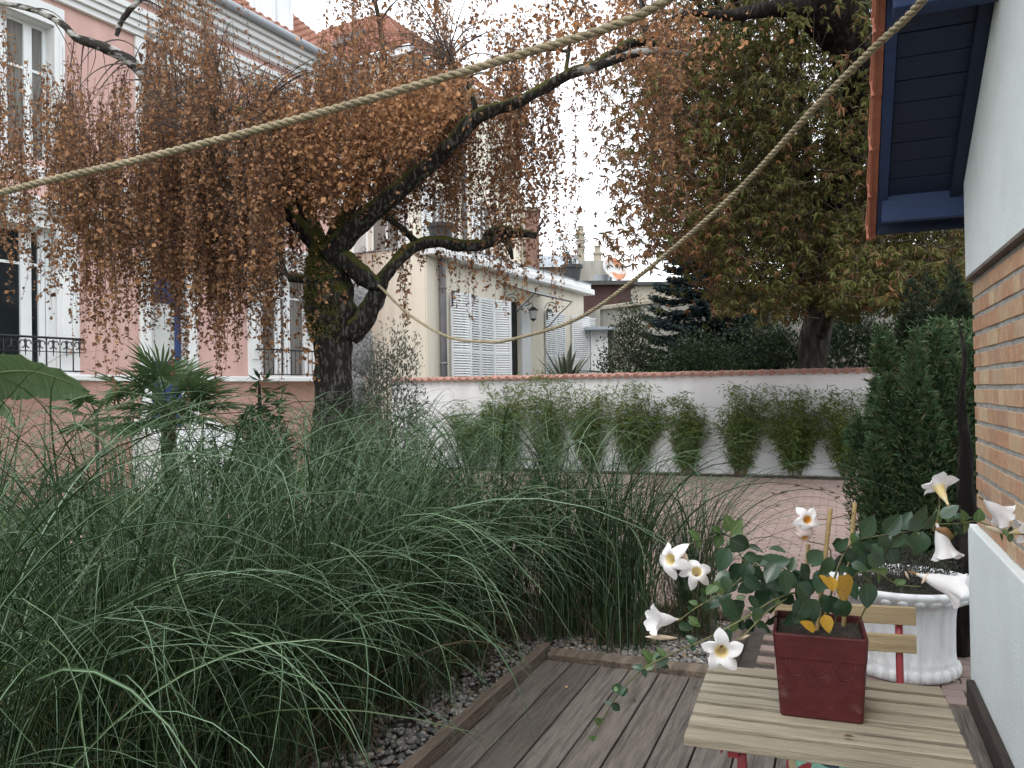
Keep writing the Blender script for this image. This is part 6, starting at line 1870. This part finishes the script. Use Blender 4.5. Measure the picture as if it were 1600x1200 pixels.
# blue spruce
sp = Vector(at_px(1110, 21.5))
spr = empty('blue_spruce', sp, 0, 'blue green spruce with drooping boughs behind the laurel bush', 'conifer')
gnarl([(0, 0, 0), (0, 0, 3), (0, 0, 6.3)], [0.16, 0.11, 0.02], 0.05, 10).build('trunk', M['black_bark'], spr, smooth=True)
parts = []; bl_t = []
for k in range(120):
    z = 1.4 + 4.8 * (k / 120) + random.uniform(-.1, .1); a = k * 2.4 + random.uniform(-.3, .3)
    ln_ = (2.7 - 2.2 * (k / 120)) * random.uniform(0.7, 1.1)
    u = np.linspace(0, 1, 8)
    cx, cy, cz_ = math.cos(a) * ln_ * u, math.sin(a) * ln_ * u, z - 0.25 * ln_ * u ** 1.3 + 0.28 * ln_ * u ** 3
    c = np.stack([cx, cy, cz_], 1); bl_t.append(c)
    n = 430
    s_ = rng.uniform(0.2, 1, n); f = s_ * 7; i0 = np.minimum(f.astype(int), 6); fr = (f - i0)[:, None]
    pos = c[i0] * (1 - fr) + c[i0 + 1] * fr
    side = np.array([-math.sin(a), math.cos(a), 0])
    pos = pos + side * (rng.uniform(-1, 1, n) * 0.24 * ln_ * (1.1 - s_))[:, None] + rng.normal(0, 0.04, (n, 3))
    d = unit(np.array([math.cos(a), math.sin(a), -0.1]) + side * rng.normal(0, 0.8, n)[:, None] + rand_dirs(n) * 0.5)
    parts.append(leaves(pos, d, rand_dirs(n), rng.uniform(0.10, 0.19, n), 0.045, fold=0.4)[:2])
v, T = join(*parts); tri_mesh('needles', v, T, M['spruce'], spr)['kind'] = 'stuff'
v, T = threads(np.array(bl_t), 0.03, 0.006); tri_mesh('boughs', v, T, M['black_bark'], spr)

# ---------------------------------------------------------------- garden in front of the pink house
shrub('olive_tree', 'grey green young olive tree right of the birch trunk', 'tree', (P(605, 700, 8.6).x, 8.6, -0.12), 2.2, 0.40, 0.34, 6200, 0.052, 0.30, 'olive_leaf', 'round', 0.35, 9)
shrub('olive_tree', 'low grey green olive sucker at the foot of the birch trunk', 'shrub', (P(575, 700, 8.3).x, 8.3, -0.12), 1.35, 0.28, 0.25, 1500, 0.05, 0.30, 'olive_leaf', 'round', 0.2, 6)
conifer('small_conifer', 'small dark conifer in front of the pink house beside the birch', (P(405, 600, 8.4).x, 8.4, -0.12), 2.0, 0.22, 'juniper', 620, None, 'column', (0.12, 0.22), up=0.1)


def fan_palm(base, h, n, R0, label, seed):
    rs = random.Random(seed)
    t_ = empty('fan_palm', base, 0, label, 'palm')
    MB().tube([(0, 0, 0), (0.01, 0, h * 0.5), (0, 0, h)], [0.085 * h * n / 44, 0.08 * h * n / 44, 0.07 * h * n / 44], 10).build('trunk', M['palm_trunk'], t_, smooth=True)
    for k in range(n):
        a = k * 2.4 + rs.uniform(-.3, .3); el = rs.uniform(-0.35, 1.2) 
        d = Vector((math.cos(a) * math.cos(el), math.sin(a) * math.cos(el), math.sin(el)))
        pet = R0 * rs.uniform(0.7, 1.1)
        c = Vector((0, 0, h)) + d * pet - Vector((0, 0, 0.08))
        MB().tube([(0, 0, h - 0.05), Vector((0, 0, h)) + d * pet * 0.55, c], [0.009, 0.007, 0.006], 5).build('petiole', M['palm_leaf'], t_)
        s = d.cross(Vector((0, 0, 1))).normalized(); nr = s.cross(d).normalized()
        pos, dr_, nn_, Ls = [], [], [], []
        m_ = 26
        for i in range(m_):
            b = (i / (m_ - 1) - 0.5) * 4.6
            dv = d * math.cos(b) + s * math.sin(b)
            pos.append(c); dr_.append(dv + nr * 0.10 * rs.uniform(-1, 1)); nn_.append(nr + s * 0.3 * rs.uniform(-1, 1)); Ls.append(R0 * rs.uniform(0.75, 1.0) * (1 - 0.22 * abs(b) / 2.3))
        v, T, _ = leaves(np.array(pos), np.array(dr_), np.array(nn_), np.array(Ls), 0.028, fold=0.35, curl=0.16, full=True)
        tri_mesh('frond', v, T, M['palm_leaf'], t_)
    return t_


fan_palm((P(262, 600, 8.0).x, 8.0, -0.12), 1.46, 30, 0.44, 'fan palm with stiff radiating fronds in front of the blue door', 3)
fan_palm((P(150, 600, 7.4).x, 7.4, -0.12), 1.46, 6, 0.27, 'small fan palm with thin drooping fronds beside the banana leaves', 5)

# banana plant with torn paddles
bx = P(-30, 600, 5.2)
ban = empty('banana_plant', (bx.x, 5.2, -0.12), 0, 'banana plant with broad pale green leaves at the left edge', 'plant')
BN = Vector((bx.x, 5.2, -0.12))
MB().tube([(0, 0, 0), (0, 0, 0.9)], [0.09, 0.05], 10).build('stem', M['banana_rib'], ban, smooth=True)
for pts_, wd in (([(-60, 640, 5.2), (-20, 590, 5.1), (40, 580, 5.0), (95, 592, 4.9), (140, 612, 4.85)], 46), ([(-60, 650, 5.2), (-40, 640, 5.2), (-10, 625, 5.1), (12, 640, 5.05), (25, 668, 5.0)], 22), ([(-60, 640, 5.2), (-90, 560, 5.3), (-160, 530, 5.3), (-230, 560, 5.3)], 44)):
    cp = [np.array(P(*q) - BN) for q in pts_]
    cp = np.array(smooth_path([tuple(q) for q in cp], 7)); n = len(cp)
    V, F = [], []
    for i in range(n):
        t = i / (n - 1)
        w = wd / FPX * 5 * (math.sin(math.pi * min(1, 0.12 + 0.88 * t)) ** 0.6 if t < 0.995 else 0.02) * (0.55 if t < 0.15 else 1)
        tan = unit(cp[min(i + 1, n - 1)] - cp[max(i - 1, 0)])
        sd = unit(np.cross(tan, np.array([0.0, 0.75, 0.65]))); 
        nr = np.cross(sd, tan)
        for x_ in (-1, -0.66, -0.33, 0, 0.33, 0.66, 1):
            rip = 0.012 * math.sin(t * 60 + 3 * x_) * abs(x_)
            V.append(cp[i] + sd * w * x_ * (1 + 0.06 * math.sin(t * 23 + x_)) - nr * (0.30 * w * x_ * x_) + nr * rip)
    for i in range(n - 1):
        for j in range(6): F.append((i * 7 + j, i * 7 + j + 1, i * 7 + j + 8, i * 7 + j + 7))
    MB().add([tuple(q) for q in V], F).build('leaf', M['banana'], ban, smooth=True)
    MB().tube([tuple(q + np.array([0, 0, 0.004])) for q in cp], list(np.linspace(0.012, 0.003, n)), 6).build('midrib', M['banana_rib'], ban, smooth=True)

# granite sculpture behind the birch trunk
gs = P(560, 600, 9.4)
gr = empty('granite_sculpture', (gs.x, 9.4, -0.12), 0, 'speckled grey granite sculpture of rounded slabs behind the birch trunk', 'sculpture')
GO = Vector((gs.x, 9.4, -0.12))
def slab(cx, cy, rx, rz, th, rot=0.0, name='stone'):
    c = P(cx, cy, 9.4) - GO
    v, f = icos(3)
    mt = Matrix.Translation(c) @ Matrix.Rotation(R(rot), 4, 'Y')
    k = 9.4 / FPX
    o = MB().add([mt @ Vector((p[0] * rx * k, p[1] * th, p[2] * rz * k)) for p in v], [tuple(q) for q in f])
    o.build(name, M['granite'], gr, smooth=True)
slab(563, 545, 21, 45, 0.10)
slab(534, 468, 68, 33, 0.14, 4)
slab(556, 620, 16, 45, 0.10, name='stem')

# ================================================================== ORNAMENTAL GRASS
GROUP = 'arching silver grass clumps along the gravel bed'
MASS = 'tall arching silver grass clump in the dense mass along the gravel strip'
CLUMPS = [
    (-2.10, 1.25, 1.50, 380, MASS), (-2.10, 1.80, 1.48, 400, MASS), (-2.06, 2.35, 1.46, 420, MASS), (-2.08, 2.90, 1.44, 440, MASS), (-2.05, 3.45, 1.42, 450, MASS), (-2.02, 4.00, 1.40, 450, MASS), (-2.02, 4.55, 1.46, 450, MASS),
    (-2.85, 1.60, 1.56, 300, MASS), (-2.85, 2.40, 1.54, 300, MASS), (-2.90, 3.20, 1.48, 330, MASS), (-2.90, 4.0, 1.45, 350, MASS), (-2.85, 4.8, 1.42, 380, MASS),
    (-3.70, 2.50, 1.52, 260, MASS), (-3.75, 3.40, 1.50, 280, MASS), (-3.80, 4.40, 1.46, 300, MASS), (-2.85, 0.95, 1.52, 260, MASS),
    (-1.62, 4.78, 1.42, 460, 'grass clump between the dense grass mass and the tuft at the deck end'), (-1.24, 4.72, 1.32, 460, 'upright grass tuft standing in the gravel behind the end of the deck'), (-0.86, 4.98, 1.12, 380, 'airy right hand grass tuft arching over the brick paving'),
]
for l_, a_, hh, nb, lab in CLUMPS:
    b_ = H(l_, a_, -0.08)
    t_ = empty('ornamental_grass', b_, 0, lab, 'grass clump', GROUP)
    small = hh < 1.2
    nb = int(nb * 0.86)
    rb = 0.10 if small else 0.17
    base = np.stack([rng.normal(0, rb * 0.6, nb), rng.normal(0, rb * 0.6, nb), np.zeros(nb)], 1)
    az = np.where(rng.uniform(0, 1, nb) < 0.45, rng.uniform(0, 6.28, nb), np.arctan2(base[:, 0], base[:, 1]) + rng.normal(0, 0.9, nb))
    th0 = np.abs(rng.normal(0.08, 0.10, nb)); th1 = np.where(rng.uniform(0, 1, nb) < 0.28, rng.uniform(0.25, 0.9, nb), rng.uniform(1.1, 2.9, nb)); pw = rng.uniform(1.5, 3.4, (nb, 1))
    fall = rng.uniform(0, 1, nb) < (0.10 if l_ > -1.9 else 0.16 if a_ > 3.7 else 0.30)
    az = np.where(fall, math.pi / 2 + HA + rng.normal(0.25, 0.9, nb), az)
    th1 = np.where(fall, rng.uniform(1.9, 2.9, nb), th1)
    pw = np.where(fall[:, None], rng.uniform(1.3, 2.2, (nb, 1)), pw)
    tt = np.linspace(0, 1, 24)[None]
    apex = np.cumsum(np.cos(th0[:, None] + (th1 - th0)[:, None] * tt ** pw), 1).max(1) / 24
    L = np.clip((hh + (0.16 if l_ < -2.5 else 0.09 if l_ < -1.9 else 0)) * rng.beta(3.4, 1.4, nb) * np.where(fall, 0.84, 1.0) / apex, 0.3, np.where(fall, 1.75, 2.3))
    W = np.clip(rng.lognormal(-5.0, 0.42, nb) * np.where(fall, 1.2, 1), 0.0035, 0.015) * (0.72 if small else 1.0)
    v, T, mid = blades(base, az, th0, th1, L, W, power=pw, S=16)
    mid = mid * np.repeat(np.clip(rng.normal(0.88, 0.12, nb) + 0.07 * fall, 0.62, 1.0), 48)
    tri_mesh('blades', v, T, M['blade'], t_, {'mid': mid})['kind'] = 'stuff'
    nd = 170
    base = np.stack([rng.normal(0, rb * 0.7, nd), rng.normal(0, rb * 0.7, nd), np.zeros(nd)], 1)
    v, T, mid = blades(base, rng.uniform(0, 6.28, nd), np.abs(rng.normal(0.3, 0.25, nd)), rng.uniform(0.8, 2.2, nd), np.where(rng.uniform(0, 1, nd) < 0.12, rng.uniform(0.7, 1.3, nd), rng.uniform(0.15, 0.5, nd)), np.full(nd, 0.0045), S=9)
    tri_mesh('dry_blades', v, T, M['blade_dry'], t_)['kind'] = 'stuff'

# lawn
n = 26000
l_ = rng.uniform(-9, -3.1, n); a_ = rng.uniform(1.0, 5.3, n)
base = np.stack([HN.x * l_ + HD.x * a_, HN.y * l_ + HD.y * a_, np.full(n, -0.125)], 1)
v, T, mid = blades(base, rng.uniform(0, 6.28, n), rng.uniform(0, 0.4, n), rng.uniform(0.3, 1.4, n), rng.uniform(0.05, 0.13, n), np.full(n, 0.006), S=3)
tag(tri_mesh('lawn_grass', v, T, M['lawn_blade']), kind='stuff')
# leafy ground plants glimpsed through the grass
for px, Y, hh, w_, lab in ((60, 6.6, 0.9, 0.5, 'leafy low shrub at the left behind the grass near the banana plant'), (318, 7.2, 1.16, 0.46, 'leafy low shrub in front of the white steps'), (640, 9.0, 0.8, 0.5, 'leafy low shrub behind the grass at the left end of the wall')):
    shrub('garden_shrub', lab, 'shrub', (P(px, 600, Y).x, Y, -0.12), hh, w_, w_ * .8, 1300, 0.06, 0.5, 'bush_leaf', 'round', 0.05, 10)

# ================================================================== SMALL THINGS
dlm = [leaf_mesh('fallen_leaf', M['dead_leaf'], w_, 5, d_, f_) for w_, d_, f_ in ((0.4, 0.10, 0.5), (0.55, -0.06, 0.35), (0.3, 0.16, 0.7))]
DL = [(1205, 772), (1231, 770), (1251, 760), (1268, 764), (1283, 765), (1312, 762), (1325, 764), (1305, 772), (1312, 778), (1322, 774), (1335, 772), (1182, 758), (1160, 768), (1218, 790), (1190, 782), (1340, 757)]
for i, (px, py) in enumerate(DL):
    g = G(px, py, -0.095)
    o = bpy.data.objects.new('fallen_leaf', dlm[i % 3])
    o.location = g + Vector((0, 0, 0.008)); o.rotation_euler = (random.uniform(-.1, .1), random.uniform(-.15, .15), random.uniform(0, 6.28)); o.scale = (random.uniform(0.08, 0.17),) * 3
    link(o); tag(o, 'curled brown chestnut leaf lying on the pink paving', 'leaf', 'fallen leaves on the paving')
g = G(885, 1076, 0.0)
nt = MB().lathe([(0.0, 0.0), (0.0035, 0.0005), (0.0068, 0.004), (0.0072, 0.007), (0.005, 0.0115), (0.002, 0.0135), (0.0, 0.0138)], 14).build('hazelnut', M['nut'], None, smooth=True)
nt.location = g; tag(nt, 'small pale nut lying on the deck boards', 'nut')
for px, py, s in ((990, 1093, 0.03), (1082, 1075, 0.022), (972, 1153, 0.010), (1318, 1153, 0.022)):
    zz = TZ if px == 1318 else 0.0
    g = G(px, py, zz + 0.003)
    o = bpy.data.objects.new('fallen_leaf', dlm[0]); o.location = g + Vector((0, 0, 0.003)); o.scale = (s,) * 3; o.rotation_euler = (0.2, 0.1, random.uniform(0, 6))
    link(o); tag(o, 'shrivelled leaf scrap lying on the table slats beside the red pot' if px == 1318 else {990: 'dark leaf scrap on the deck boards between the trailing vine and the table', 1082: 'shrivelled reddish leaf scrap on the deck beside the far left corner of the table', 972: 'tiny dark speck of leaf on the deck boards left of the table front edge'}[px], 'leaf')
